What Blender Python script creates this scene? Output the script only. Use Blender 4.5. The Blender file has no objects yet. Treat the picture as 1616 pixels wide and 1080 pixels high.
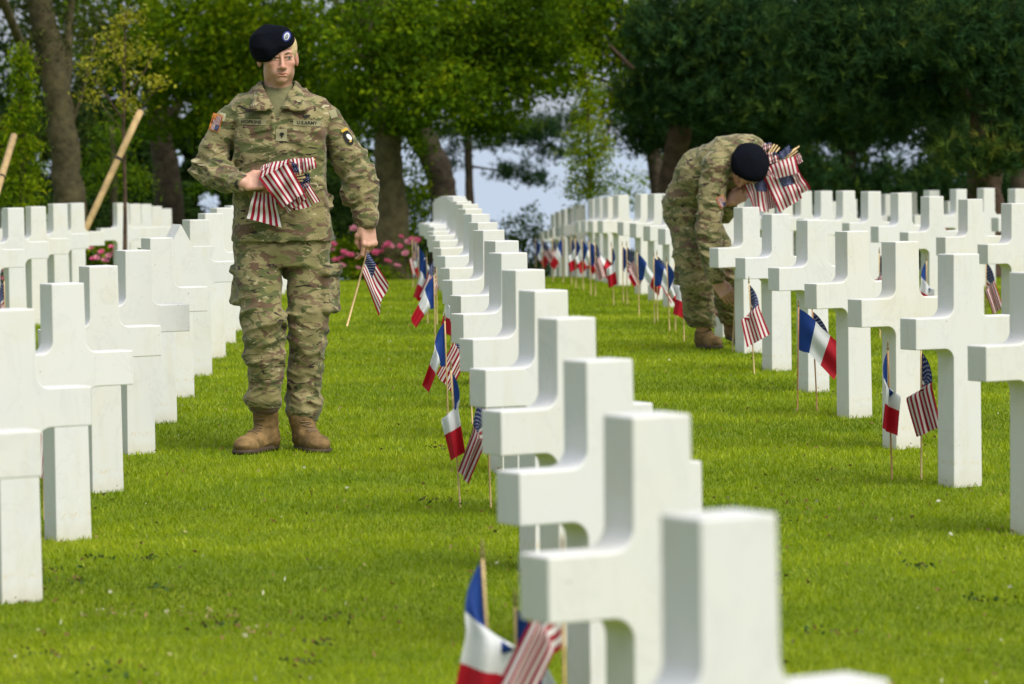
import bpy, bmesh, math, random
import numpy as np
from mathutils import Vector, Matrix, Quaternion
from mathutils.bvhtree import BVHTree
random.seed(4); RNG = np.random.default_rng(11)
scene = bpy.context.scene
COL = scene.collection
# ------------------------------------------------------------------ camera
FPX, CX, CY, EYE = 6500.0, 808.0, 540.0, 1.4
YAW, PITCH, ROLL = math.radians(1.518), math.radians(3.056), math.radians(-0.82)
FWD = Vector((math.sin(YAW)*math.cos(PITCH), math.cos(YAW)*math.cos(PITCH), -math.sin(PITCH)))
R0 = Vector((math.cos(YAW), -math.sin(YAW), 0)); U0 = R0.cross(FWD)
RIGHT = (math.cos(ROLL)*R0 + math.sin(ROLL)*U0); UP = (-math.sin(ROLL)*R0 + math.cos(ROLL)*U0)
cam = bpy.data.cameras.new('camera'); camo = bpy.data.objects.new('camera', cam); COL.objects.link(camo)
m = Matrix.Identity(4)
for i in range(3):
    m[i][0] = RIGHT[i]; m[i][1] = UP[i]; m[i][2] = -FWD[i]
m[2][3] = EYE
camo.matrix_world = m
cam.sensor_width = 36; cam.lens = FPX/1616*36; cam.clip_start = .5; cam.clip_end = 20000
cam.dof.use_dof = True; cam.dof.focus_distance = 18.3; cam.dof.aperture_fstop = 6.3
scene.camera = camo
# ------------------------------------------------------------------ light
SUN_EL, SUN_AZ = math.radians(52), math.radians(138)       # azimuth clockwise from +Y: high, behind the camera on its right
world = bpy.data.worlds.new('World'); scene.world = world; world.use_nodes = True
wn = world.node_tree; wn.nodes.clear()
sky = wn.nodes.new('ShaderNodeTexSky'); sky.sky_type = 'NISHITA'; sky.sun_disc = False
sky.sun_elevation = SUN_EL; sky.sun_rotation = SUN_AZ; sky.dust_density = 2.5; sky.air_density = 1.0; sky.ozone_density = 1.2
bg = wn.nodes.new('ShaderNodeBackground'); bg.inputs['Strength'].default_value = 0.078
hs = wn.nodes.new('ShaderNodeMix'); hs.data_type = 'RGBA'; hs.inputs[0].default_value = .75; hs.inputs[7].default_value = (6.6, 7.2, 8.3, 1)   # thin even overcast
wo = wn.nodes.new('ShaderNodeOutputWorld')
wn.links.new(sky.outputs[0], hs.inputs[6]); wn.links.new(hs.outputs[2], bg.inputs[0]); wn.links.new(bg.outputs[0], wo.inputs[0])
sl = bpy.data.lights.new('sun', 'SUN'); sl.energy = 3.75; sl.angle = math.radians(44); sl.color = (1, .95, .86)
so = bpy.data.objects.new('sun', sl); COL.objects.link(so)
sd = Vector((math.sin(SUN_AZ)*math.cos(SUN_EL), math.cos(SUN_AZ)*math.cos(SUN_EL), math.sin(SUN_EL)))
so.rotation_euler = sd.to_track_quat('Z', 'Y').to_euler()
vs = scene.view_settings; vs.view_transform = 'Standard'; vs.look = 'None'; vs.gamma = 1; vs.use_curve_mapping = False; vs.exposure = 0.20
scene.cycles.use_denoising = True
scene.cycles.max_bounces = 8; scene.cycles.transparent_max_bounces = 8

# ------------------------------------------------------------------ helpers
def tz(y):
    y = np.asarray(y, float)
    q = np.clip(y - 23, 0, 27)
    z = -0.0007*q*q - 0.0378*np.clip(y - 50, 0, 45)
    return z - .45*np.clip(y - 95, 0, 108)
def tzf(y): return float(tz(y))
def ray(px, py):
    return (FWD + RIGHT*((px - CX)/FPX) - UP*((py - CY)/FPX))
def ground(px, py):
    d = ray(px, py); lo, hi = 3.0, 50.0
    for _ in range(50):
        mid = (lo + hi)/2; p = d*mid
        if EYE + p.z > tzf(p.y): lo = mid
        else: hi = mid
    p = d*lo; return Vector((p.x, p.y, tzf(p.y)))
def at(px, py, y):
    d = ray(px, py); d = d*(y/d.y); return Vector((d.x, d.y, d.z + EYE))
def tag(o, label=None, cat=None, group=None, kind=None):
    if label: o['label'] = label
    if cat: o['category'] = cat
    if group: o['group'] = group
    if kind: o['kind'] = kind
    return o
def empty(name, loc=(0, 0, 0), rz=0):
    o = bpy.data.objects.new(name, None); COL.objects.link(o); o.location = loc; o.rotation_euler = (0, 0, rz)
    o.empty_display_size = .1
    return o
def link(name, me, mat=None, parent=None):
    o = bpy.data.objects.new(name, me); COL.objects.link(o)
    if mat is not None:
        for mm in (mat if isinstance(mat, (list, tuple)) else [mat]): me.materials.append(mm)
    if parent is not None: o.parent = parent
    return o
def np_mesh(name, V, F, smooth=True, col=None, uv=None):
    """V (n,3), F (m,k) equal-size polygons"""
    me = bpy.data.meshes.new(name); V = np.asarray(V, np.float32); F = np.asarray(F, np.int32); k = F.shape[1]
    me.vertices.add(len(V)); me.vertices.foreach_set('co', V.ravel())
    me.loops.add(F.size); me.loops.foreach_set('vertex_index', F.ravel())
    me.polygons.add(len(F)); me.polygons.foreach_set('loop_start', np.arange(0, F.size, k, dtype=np.int32))
    me.polygons.foreach_set('loop_total', np.full(len(F), k, np.int32))
    me.polygons.foreach_set('use_smooth', np.full(len(F), smooth, bool))
    if col is not None:
        a = me.color_attributes.new('tint', 'FLOAT_COLOR', 'POINT')
        c = np.ones((len(V), 4), np.float32); c[:, :3] = col if np.ndim(col) == 2 else np.asarray(col)[:, None]
        a.data.foreach_set('color', c.ravel())
    if uv is not None:
        l = me.uv_layers.new(name='UVMap'); l.data.foreach_set('uv', np.asarray(uv, np.float32)[F.ravel()].ravel())
    me.update(calc_edges=True); return me
def bm_mesh(name, bm, smooth=False):
    me = bpy.data.meshes.new(name); bmesh.ops.recalc_face_normals(bm, faces=bm.faces); bm.to_mesh(me); bm.free()
    if smooth:
        for p in me.polygons: p.use_smooth = True
    return me
def tube_arrays(pts, rad, n=8, cap=True):
    pts = [Vector(p) for p in pts]; V = []; F = []
    up = Vector((.013, .021, 1))
    for i, p in enumerate(pts):
        t = (pts[min(i+1, len(pts)-1)] - pts[max(i-1, 0)]).normalized()
        a = t.cross(up if abs(t.z) < .98 else Vector((1, 0, .01))).normalized(); b = t.cross(a)
        for j in range(n):
            w = 2*math.pi*j/n; V.append(p + (a*math.cos(w) + b*math.sin(w))*rad[i])
    for i in range(len(pts)-1):
        for j in range(n):
            F.append((i*n+j, i*n+(j+1) % n, (i+1)*n+(j+1) % n, (i+1)*n+j))
    if cap:
        for s in (0, len(pts)-1):
            c = len(V); V.append(pts[s])
            for j in range(n): F.append((c, s*n+j, s*n+(j+1) % n, c))
    return V, F
def tube(name, pts, rad, mat, parent=None, n=8, smooth=True):
    V, F = tube_arrays(pts, rad, n)
    me = bpy.data.meshes.new(name)
    me.from_pydata([tuple(v) for v in V], [], [f if f[0] != f[3] else f[:3] for f in F])
    for p in me.polygons: p.use_smooth = smooth
    me.update(); return link(name, me, mat, parent)

# ---- materials
def new_mat(name):
    mt = bpy.data.materials.new(name); mt.use_nodes = True; nt = mt.node_tree
    return mt, nt, nt.nodes['Principled BSDF']
def N(nt, t, **kw):
    n = nt.nodes.new(t)
    for k, v in kw.items():
        if k in n.inputs: n.inputs[k].default_value = v
        else: setattr(n, k, v)
    return n
def ramp(nt, src, stops, interp='LINEAR'):
    r = nt.nodes.new('ShaderNodeValToRGB'); r.color_ramp.interpolation = interp
    el = r.color_ramp.elements
    while len(el) < len(stops): el.new(.5)
    for e, (p, c) in zip(el, stops):
        e.position = p; e.color = (*c, 1) if len(c) == 3 else c
    nt.links.new(src, r.inputs[0]); return r.outputs[0]
def g(v): return (v, v, v)
def mixc(nt, f, a, b, mode='MIX'):
    n = nt.nodes.new('ShaderNodeMix'); n.data_type = 'RGBA'; n.blend_type = mode
    for s, v in ((n.inputs[0], f), (n.inputs[6], a), (n.inputs[7], b)):
        if isinstance(v, bpy.types.NodeSocket): nt.links.new(v, s)
        elif isinstance(v, (int, float)): s.default_value = v
        else: s.default_value = (*v, 1)
    return n.outputs[2]
def noise(nt, vec, scale, detail=3, rough=.5, dist=0.0):
    n = N(nt, 'ShaderNodeTexNoise', Scale=scale, Detail=detail, Roughness=rough, Distortion=dist)
    if vec is not None: nt.links.new(vec, n.inputs['Vector'])
    return n.outputs[0]
def mapping(nt, vec, scale=(1, 1, 1), loc=(0, 0, 0), rot=(0, 0, 0)):
    n = nt.nodes.new('ShaderNodeMapping'); n.inputs['Scale'].default_value = scale; n.inputs['Location'].default_value = loc
    n.inputs['Rotation'].default_value = rot
    nt.links.new(vec, n.inputs['Vector']); return n.outputs[0]
def bump(nt, bsdf, h, strength=.3, dist=.01):
    b = N(nt, 'ShaderNodeBump', Strength=strength, Distance=dist); nt.links.new(h, b.inputs['Height']); nt.links.new(b.outputs[0], bsdf.inputs['Normal'])
def coords(nt, which='Object'): return nt.nodes.new('ShaderNodeTexCoord').outputs[which]
def math_n(nt, op, a, b=None, c=None):
    n = nt.nodes.new('ShaderNodeMath'); n.operation = op
    for i, v in enumerate((a, b, c)):
        if v is None: continue
        if isinstance(v, (int, float)): n.inputs[i].default_value = v
        else: nt.links.new(v, n.inputs[i])
    return n.outputs[0]
def simple(name, col, rough=.6, nscale=None, var=.25, spec=.5, metallic=0, bumpd=0, trans=0):
    mt, nt, b = new_mat(name); b.inputs['Roughness'].default_value = rough; b.inputs['Metallic'].default_value = metallic
    b.inputs['Specular IOR Level'].default_value = spec
    if nscale:
        c = coords(nt); n = noise(nt, c, nscale, 4, .6)
        nt.links.new(ramp(nt, n, [(.3, tuple(x*(1-var) for x in col)), (.7, tuple(min(1, x*(1+var)) for x in col))]), b.inputs['Base Color'])
        if bumpd: bump(nt, b, n, .6, bumpd)
    else: b.inputs['Base Color'].default_value = (*col, 1)
    return mt
def tinted(name, stops, rough=.6, transl=.0, tcol=None, spec=.3):
    """colour from the 'tint' value of each leaf or blade"""
    mt, nt, b = new_mat(name); a = nt.nodes.new('ShaderNodeVertexColor'); a.layer_name = 'tint'
    s = nt.nodes.new('ShaderNodeSeparateColor'); nt.links.new(a.outputs[0], s.inputs[0])
    c = ramp(nt, s.outputs[0], stops); nt.links.new(c, b.inputs['Base Color']); b.inputs['Roughness'].default_value = rough
    b.inputs['Specular IOR Level'].default_value = spec
    if transl:
        t = nt.nodes.new('ShaderNodeBsdfTranslucent'); cc = mixc(nt, 1.0, c, tcol or (1, 1, .6), 'MULTIPLY'); nt.links.new(cc, t.inputs[0])
        mx = nt.nodes.new('ShaderNodeMixShader'); mx.inputs[0].default_value = transl
        nt.links.new(b.outputs[0], mx.inputs[1]); nt.links.new(t.outputs[0], mx.inputs[2])
        nt.links.new(mx.outputs[0], nt.nodes['Material Output'].inputs[0])
    return mt

# ------------------------------------------------------------------ ground, sea
def m_ground():
    mt, nt, b = new_mat('turf soil'); c = coords(nt); c2 = mapping(nt, c, (1, 1, 0))
    n1 = noise(nt, c2, 1.1, 4, .6); n2 = noise(nt, c2, 45, 5, .75)
    base = ramp(nt, n2, [(.3, (.09, .13, .003)), (.55, (.19, .26, .004)), (.75, (.30, .37, .008))])
    tint = ramp(nt, n1, [(.35, (.75, .85, .7)), (.65, (1.15, 1.05, .9))])
    nt.links.new(mixc(nt, 1.0, base, tint, 'MULTIPLY'), b.inputs['Base Color'])
    b.inputs['Roughness'].default_value = .85; b.inputs['Specular IOR Level'].default_value = .2
    bump(nt, b, n2, .8, .02); return mt
ys = np.concatenate([np.linspace(-30, 22, 20), np.linspace(23, 100, 60), np.linspace(104, 203, 12)])
xs = np.concatenate([[-800, -200], np.linspace(-60, 60, 13), [200, 800]])
Y, X = np.meshgrid(ys, xs, indexing='ij'); V = np.stack([X, Y, tz(Y)], -1).reshape(-1, 3)
nx = len(xs); I = (np.arange(len(ys)-1)[:, None]*nx + np.arange(nx-1)[None]).ravel()
tag(link('ground', np_mesh('ground', V, np.stack([I, I+1, I+nx+1, I+nx], 1)), m_ground()), kind='structure')
mt, nt, b = new_mat('sea water'); c = coords(nt)
b.inputs['Base Color'].default_value = (.37, .44, .54, 1); b.inputs['Roughness'].default_value = .45
bump(nt, b, noise(nt, mapping(nt, c, (.05, .15, 1)), 1, 4), .5, 1.0)
SEA = tzf(203) + .3
me = np_mesh('sea', [(-9000, 190, SEA), (9000, 190, SEA), (9000, 15000, SEA), (-9000, 15000, SEA)], [(0, 1, 2, 3)])
tag(link('sea', me, mt), kind='structure')

# ------------------------------------------------------------------ turf blades
def lawn():
    n = 690000; m_ = 120000; n += m_; u = RNG.random(n)
    lo, hi = 8.6**.4, 64**.4
    y = (lo + u*(hi - lo))**2.5
    cx = y*math.tan(YAW); x = cx + (RNG.random(n)-.5)*.262*y
    sd_ = np.where(RNG.random(m_) < .5, -1, 1); x[-m_:] = cx[-m_:] + sd_*(.131*y[-m_:]+RNG.random(m_)**1.4*1.8)      # thinner turf beyond both edges
    z = tz(y)
    # clumpiness
    def vn(px, py, s, seed):
        r = np.random.default_rng(seed).random((64, 64)); a = px*s; b_ = py*s
        i = np.floor(a).astype(int); j = np.floor(b_).astype(int); fa = a-i; fb = b_-j; fa = fa*fa*(3-2*fa); fb = fb*fb*(3-2*fb)
        q = lambda ii, jj: r[ii % 64, jj % 64]
        return (q(i, j)*(1-fa)+q(i+1, j)*fa)*(1-fb)+(q(i, j+1)*(1-fa)+q(i+1, j+1)*fa)*fb
    c1 = vn(x, y, 1.3, 1); c2 = vn(x, y, 7, 2); c3 = vn(x*.5, y*1.6, 1.5, 3); c4 = vn(x, y, 22, 4)
    h = (.010 + .013*RNG.random(n))*(.75+.5*c2)*(y/14)**.25
    w = .0016*(y/10)**.75*(1+.6*RNG.random(n))
    an = RNG.random(n)*2*np.pi; ln = RNG.random(n)*1.3
    la = RNG.random(n)*2*np.pi
    dx, dy = np.cos(an)*w, np.sin(an)*w
    V = np.empty((n, 3, 3), np.float32)
    V[:, 0] = np.stack([x-dx, y-dy, z-.004], 1); V[:, 1] = np.stack([x+dx, y+dy, z-.004], 1)
    V[:, 2] = np.stack([x+np.cos(la)*h*ln, y+np.sin(la)*h*ln, z+h], 1)
    tint = np.clip(.26*c1+.25*c2+.2*c3+.12*c4+.3*RNG.random(n)-.05 + (RNG.random(n) > .985)*.4 + .07*np.sin(y*1.9+.4*x+1.2*c1), 0, 1)
    me = np_mesh('lawn_grass', V.reshape(-1, 3), np.arange(n*3).reshape(-1, 3), False, np.repeat(tint, 3))
    mt = tinted('grass blades', [(0, (.060, .115, .002)), (.45, (.205, .300, .003)), (.75, (.38, .470, .006)), (1, (.56, .58, .07))], .5, .42, (1.0, 1.0, .5))
    tag(link('lawn_grass', me, mt), 'short bright green lawn grass growing across the whole cemetery ground', 'grass', kind='stuff')
lawn()

# ------------------------------------------------------------------ crosses
def m_marble():
    mt, nt, b = new_mat('white marble'); c = coords(nt); oi = nt.nodes.new('ShaderNodeObjectInfo')
    mp = nt.nodes.new('ShaderNodeVectorMath'); mp.operation = 'ADD'; cb = nt.nodes.new('ShaderNodeCombineXYZ')
    r = math_n(nt, 'MULTIPLY', oi.outputs['Random'], 37.0)
    nt.links.new(r, cb.inputs[0]); nt.links.new(r, cb.inputs[2]); nt.links.new(c, mp.inputs[0]); nt.links.new(cb.outputs[0], mp.inputs[1])
    v = mp.outputs[0]
    warm = ramp(nt, noise(nt, v, 3.2, 4, .6), [(.35, (.68, .69, .69)), (.55, (.70, .70, .68)), (.72, (.67, .66, .59))])
    per = ramp(nt, oi.outputs['Random'], [(0, (1, 1, 1)), (.5, (.97, .97, .965)), (.8, (1, .985, .95)), (1, (.93, .935, .93))])
    col = mixc(nt, 1.0, warm, per, 'MULTIPLY')
    vein = ramp(nt, noise(nt, mapping(nt, v, (1, 1, .6), rot=(.3, .6, .2)), 4.5, 6, .6, 1.4), [(.475, (0, 0, 0)), (.5, g(1)), (.525, (0, 0, 0))])
    vein2 = math_n(nt, 'MULTIPLY', vein, math_n(nt, 'MULTIPLY', noise(nt, v, 2.1, 2), .34))
    col = mixc(nt, vein2, col, (.45, .46, .46))
    z = nt.nodes.new('ShaderNodeSeparateXYZ'); nt.links.new(c, z.inputs[0])
    dirt = ramp(nt, math_n(nt, 'ADD', z.outputs[2], math_n(nt, 'MULTIPLY', noise(nt, v, 14, 4, .7), .09)), [(.03, g(.5)), (.11, g(0))])
    col = mixc(nt, dirt, col, (.50, .45, .30))
    spk = ramp(nt, noise(nt, v, 70, 2, .5), [(.74, g(0)), (.78, g(.6))])
    col = mixc(nt, spk, col, (.3, .3, .26))
    stn = ramp(nt, noise(nt, mapping(nt, v, (6, 6, .9)), 2.2, 4, .6), [(.56, g(0)), (.72, g(.32))]); col = mixc(nt, stn, col, (.60, .58, .46))
    # faint worn ochre smears low on the shaft
    bx = ramp(nt, z.outputs[2], [(.079, g(0)), (.083, g(1)), (.096, g(1)), (.10, g(0))])
    sm = ramp(nt, noise(nt, mapping(nt, v, (1, 1, .5)), 95, 2, .6), [(.52, g(0)), (.6, g(.5))])
    col = mixc(nt, math_n(nt, 'MULTIPLY', bx, sm), col, (.62, .50, .30))
    nt.links.new(col, b.inputs['Base Color']); b.inputs['Roughness'].default_value = .62
    b.inputs['Subsurface Weight'].default_value = .12; b.inputs['Subsurface Radius'].default_value = (.02, .018, .014); b.inputs['Subsurface Scale'].default_value = .6
    bump(nt, b, noise(nt, v, 160, 3, .6), .12, .002)
    return mt
MARBLE = m_marble()
CH, CT = .877, .104
def cross_mesh():
    w0, w1, aw, az0, az1, r = .066, .060, .236, .522, .640, .042
    hw = lambda z: w0 + (w1-w0)*z/CH
    P = [(w0, -.05), (hw(az0), az0-r)]
    def arc(cx, cz, a0, a1, n=7): return [(cx+r*math.cos(math.radians(a0+(a1-a0)*i/n)), cz+r*math.sin(math.radians(a0+(a1-a0)*i/n))) for i in range(1, n+1)]
    x0 = hw(az0)+r; P += arc(x0, az0-r, 180, 90)
    P += [(aw, az0), (aw, az1)]
    x1 = hw(az1)+r; P += [(x1, az1)] + arc(x1, az1+r, 270, 180)
    P += [(w1, CH)]
    L = [(-x, z) for x, z in reversed(P)]
    pts = P + L
    bm = bmesh.new(); vf = [bm.verts.new((x, -CT/2, z)) for x, z in pts]
    f = bm.faces.new(vf); ex = bmesh.ops.extrude_face_region(bm, geom=[f])
    bmesh.ops.translate(bm, verts=[v for v in ex['geom'] if isinstance(v, bmesh.types.BMVert)], vec=(0, CT, 0))
    bmesh.ops.recalc_face_normals(bm, faces=bm.faces)
    ed = [e for e in bm.edges if len(e.link_faces) == 2 and e.calc_face_angle(0) > .5]
    bmesh.ops.bevel(bm, geom=ed, offset=.0035, segments=2, profile=.5, affect='EDGES')
    bmesh.ops.triangulate(bm, faces=[f for f in bm.faces if len(f.verts) > 4])
    return bm_mesh('cross', bm)
CROSS = cross_mesh(); CROSS.materials.append(MARBLE)
PHI = math.radians(28); PITCHD = 1.8268
ONES = ['first', 'second', 'third', 'fourth', 'fifth', 'sixth', 'seventh', 'eighth', 'ninth', 'tenth', 'eleventh', 'twelfth', 'thirteenth',
        'fourteenth', 'fifteenth', 'sixteenth', 'seventeenth', 'eighteenth', 'nineteenth', 'twentieth']
def ordinal(n): return ONES[n] if n < 20 else 'twenty-' + ONES[n-20]
# corner line x, first y, count, words, indices left empty
ROWS = [
 (.508, 5.457, 23, 'middle row', ()),
 (-1.082, 12.193-PITCHD, 27, 'row just left of the walking soldier', ()),
 (2.177, 15.47-PITCHD, 24, 'row of the bending soldier', (13, 18)),
 (3.707, 24.34-PITCHD, 17, 'row behind the bending soldier', ()),
 (5.25, 29.0, 13, 'second row behind the bending soldier', ()),
 (6.8, 37.5, 9, 'third row behind the bending soldier', ()),
 (-2.595, 28.445-PITCHD, 5, 'far left row before the sapling', ()),
 (-2.595, 28.445+PITCHD*6, 5, 'short row beyond the sapling', ()),
 (-4.15, 39.0, 7, 'farthest left row below the trees', ()),
]
STAR_AT = 5
def star_mesh():
    bm = bmesh.new()
    def prism(pts, y0, y1):
        a = [bm.verts.new((x, y0, z)) for x, z in pts]; b_ = [bm.verts.new((x, y1, z)) for x, z in pts]
        bm.faces.new(a); bm.faces.new(b_[::-1])
        for i in range(len(pts)):
            j = (i+1) % len(pts); bm.faces.new((a[j], a[i], b_[i], b_[j]))
    R, r = .235, .235/math.sqrt(3); cz = .66
    pts = []
    for k in range(12):
        a = math.radians(90+30*k); rr = R if k % 2 == 0 else r
        pts.append((rr*math.cos(a), cz+rr*math.sin(a)))
    prism(pts, -CT/2, CT/2)
    prism([(-.066, -.05), (.066, -.05), (.062, .56), (-.062, .56)], -CT/2+.003, CT/2-.003)
    return bm_mesh('star_marker', bm)
for L, y0, cnt, words, sk in ROWS:
    for k in range(cnt):
        y = y0 + k*PITCHD
        if y > 62 or k in sk: continue
        ph = PHI + random.uniform(-.012, .012)
        cxo = .060*math.cos(ph) + CT/2*math.sin(ph); cyo = .060*math.sin(ph) - CT/2*math.cos(ph)
        if L == -1.082 and k-1 == STAR_AT:
            o = tag(link('star_marker', star_mesh(), MARBLE), 'white marble six-pointed star grave marker among the crosses left of the walking soldier', 'grave marker')
        else:
            o = bpy.data.objects.new('marble_cross', CROSS); COL.objects.link(o)
            tag(o, f'{ordinal(k)} white marble cross from the front in the {words}', 'cross', 'crosses in the ' + words)
        o.location = (L - cxo + random.uniform(-.010, .010) + ({1: -.007, 2: .010}.get(k, 0) if L == .508 else 0) + ({5: -.028, 6: -.030, 7: -.02}.get(k, 0) if L == 2.177 else 0), y - cyo, tzf(y) + random.uniform(-.008, .004))
        o.rotation_euler = (random.uniform(-.006, .006), random.uniform(-.005, .005), ph)

# ------------------------------------------------------------------ implicit surfaces (bodies, clothes)
_NR = np.random.default_rng(5).random((32, 32, 32)).astype(np.float32)
def vnoise(P, s):
    q = P*s; i = np.floor(q).astype(np.int32); f = (q - i).astype(np.float32); f = f*f*(3-2*f)
    x0, y0, z0 = (i[:, 0] & 31, i[:, 1] & 31, i[:, 2] & 31); x1, y1, z1 = (x0+1) & 31, (y0+1) & 31, (z0+1) & 31
    fx, fy, fz = f[:, 0], f[:, 1], f[:, 2]
    a = _NR[x0, y0, z0]*(1-fx)+_NR[x1, y0, z0]*fx; b = _NR[x0, y1, z0]*(1-fx)+_NR[x1, y1, z0]*fx
    c = _NR[x0, y0, z1]*(1-fx)+_NR[x1, y0, z1]*fx; d = _NR[x0, y1, z1]*(1-fx)+_NR[x1, y1, z1]*fx
    return ((a*(1-fy)+b*fy)*(1-fz)+(c*(1-fy)+d*fy)*fz)
def ridge(P, s, k=2.0):
    n = 1-np.abs(2*vnoise(P, s)-1); return n**k
def rotm(rx=0, ry=0, rz=0):
    from mathutils import Euler
    return np.array(Euler((rx, ry, rz)).to_matrix(), dtype=np.float32)
class SDF:
    def __init__(s): s.it = []; s.disp = None; s.post = None; s.M = None; s.warp = lambda P: P
    def frame(s, R=None, t=(0, 0, 0)):
        """later primitives are given in a frame turned by R and moved to t"""
        s.M = (np.array(R if R is not None else np.eye(3), dtype=np.float32), np.array(t, dtype=np.float32)) if (R is not None or any(t)) else None
    def _p(s, p):
        p = np.array(p, dtype=np.float32); return p if s.M is None else s.M[0] @ p + s.M[1]
    def _r(s, R): return R if s.M is None else s.M[0] @ R
    def cap(s, a, b, ra, rb=None, k=.02, flat=None, op='+'):
        """tapered capsule; flat=(direction, factor) squeezes its section along a direction"""
        rb = ra if rb is None else rb; a = s._p(a); b = s._p(b)
        if flat is not None:
            d = s._r(np.eye(3, dtype=np.float32)) @ np.array(flat[0], dtype=np.float32); flat = (d/np.linalg.norm(d), flat[1])
        s.it.append(('c', a, b, ra, rb, flat, k, op, (a+b)/2, np.linalg.norm(b-a)/2+max(ra, rb)*1.1)); return s
    def chain(s, pts, rad, k=.02, flat=None):
        for i in range(len(pts)-1): s.cap(pts[i], pts[i+1], rad[i], rad[i+1], k, flat)
        return s
    def ell(s, c, r, R=None, k=.02, op='+'):
        R = s._r(np.eye(3, dtype=np.float32) if R is None else R); c = s._p(c)
        s.it.append(('e', c, np.array(r, np.float32), R, k, op, c, max(r))); return s
    def box(s, c, h, R=None, rnd=.01, k=.01, op='+'):
        R = s._r(np.eye(3, dtype=np.float32) if R is None else R); c = s._p(c)
        s.it.append(('b', c, np.array(h, np.float32), R, rnd, k, op, c, float(np.linalg.norm(h))+rnd)); return s
    def loft(s, zs, rx, ry, cx=None, cy=None, k=.03, pw=2.4):
        zs = np.array(zs, float); cx = np.zeros(len(zs)) if cx is None else cx; cy = np.zeros(len(zs)) if cy is None else cy
        s.it.append(('l', zs, rx, ry, cx, cy, pw, k, '+', np.array([0, 0, (zs[0]+zs[-1])/2]), abs(zs[-1]-zs[0])/2+max(rx)+.1, s.M)); return s
    def ev1(s, it, P):
        t = it[0]
        if t == 'c':
            _, a, b, ra, rb, flat = it[:6]; ab = b-a; L = float(ab@ab)+1e-12; q = P-a
            h = np.clip((q@ab)/L, 0, 1); q = q-h[:, None]*ab
            if flat is not None:
                n, f = flat; q = q+((q@n)*(1/f-1))[:, None]*n
                return (np.sqrt((q*q).sum(1))-(ra+(rb-ra)*h))*(f if f < 1 else 1)
            return np.sqrt((q*q).sum(1))-(ra+(rb-ra)*h)
        if t == 'e':
            _, c, r, R = it[:4]; q = (P-c)@R; k0 = np.sqrt(((q/r)**2).sum(1))+1e-9; k1 = np.sqrt(((q/(r*r))**2).sum(1))+1e-9
            return k0*(k0-1)/k1
        if t == 'b':
            _, c, h, R, rnd = it[:5]; q = np.abs((P-c)@R)-(h-rnd)
            return np.sqrt((np.maximum(q, 0)**2).sum(1))+np.minimum(q.max(1), 0)-rnd
        if t == 'l':
            _, zs, rx, ry, cx, cy, pw = it[:7]; M = it[-1]
            Q = P if M is None else (P-M[1])@M[0]
            z = Q[:, 2]; zc = np.clip(z, zs[0], zs[-1])
            a = np.interp(zc, zs, rx); b = np.interp(zc, zs, ry); x = np.abs(Q[:, 0]-np.interp(zc, zs, cx))/a; y = np.abs(Q[:, 1]-np.interp(zc, zs, cy))/b
            d = ((x**pw+y**pw)**(1/pw)-1)*np.minimum(a, b); e = np.abs(z-zc)
            return np.where(e > 0, np.sqrt(np.maximum(d, 0)**2+e*e)+np.minimum(d, 0)*0, d)
    def ev(s, P, c=None, rad=0):
        d = np.full(len(P), 1.0, np.float32)
        for it in s.it:
            if it[0] == 'c': k, op, bc, br = it[6:10]
            elif it[0] == 'e': k, op, bc, br = it[4:8]
            elif it[0] == 'b': k, op, bc, br = it[5:9]
            else: k, op, bc, br = it[7:11]
            if c is not None and it[0] != 'l' and np.linalg.norm(bc-c) > br+rad+k+.03: continue
            e = s.ev1(it, P)
            if op == '+':
                h = np.clip(.5+.5*(d-e)/k, 0, 1); d = d+(e-d)*h-k*h*(1-h)
            else:
                e = -e; h = np.clip(.5-.5*(d-e)/k, 0, 1); d = d+(e-d)*h+k*h*(1-h)
        if s.post is not None: d = s.post(P, d)
        if s.disp is not None:
            mk = np.abs(d) < .05
            if mk.any(): d = d.copy(); d[mk] -= s.disp(P[mk])
        return d
    def mesh(s, lo, hi, h, B=16, margin=.03):
        lo = np.array(lo, float); hi = np.array(hi, float); nb = np.ceil((hi-lo)/(h*B)).astype(int); big = nb*B+4
        bi = np.stack(np.meshgrid(*[np.arange(n) for n in nb], indexing='ij'), -1).reshape(-1, 3)
        cen = (lo+(bi*B+B/2)*h).astype(np.float32); hd = h*B*.5*1.7321
        dd = s.disp; s.disp = None; d0 = s.ev(s.warp(cen)); s.disp = dd
        act = bi[np.abs(d0) < hd*1.25+margin]
        n = B+2; g0 = np.stack(np.meshgrid(*[np.arange(n)-1]*3, indexing='ij'), -1).reshape(-1, 3)
        VID = []; VP = []; Q = []
        off8 = [(a, b, c) for a in (0, 1) for b in (0, 1) for c in (0, 1)]
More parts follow.
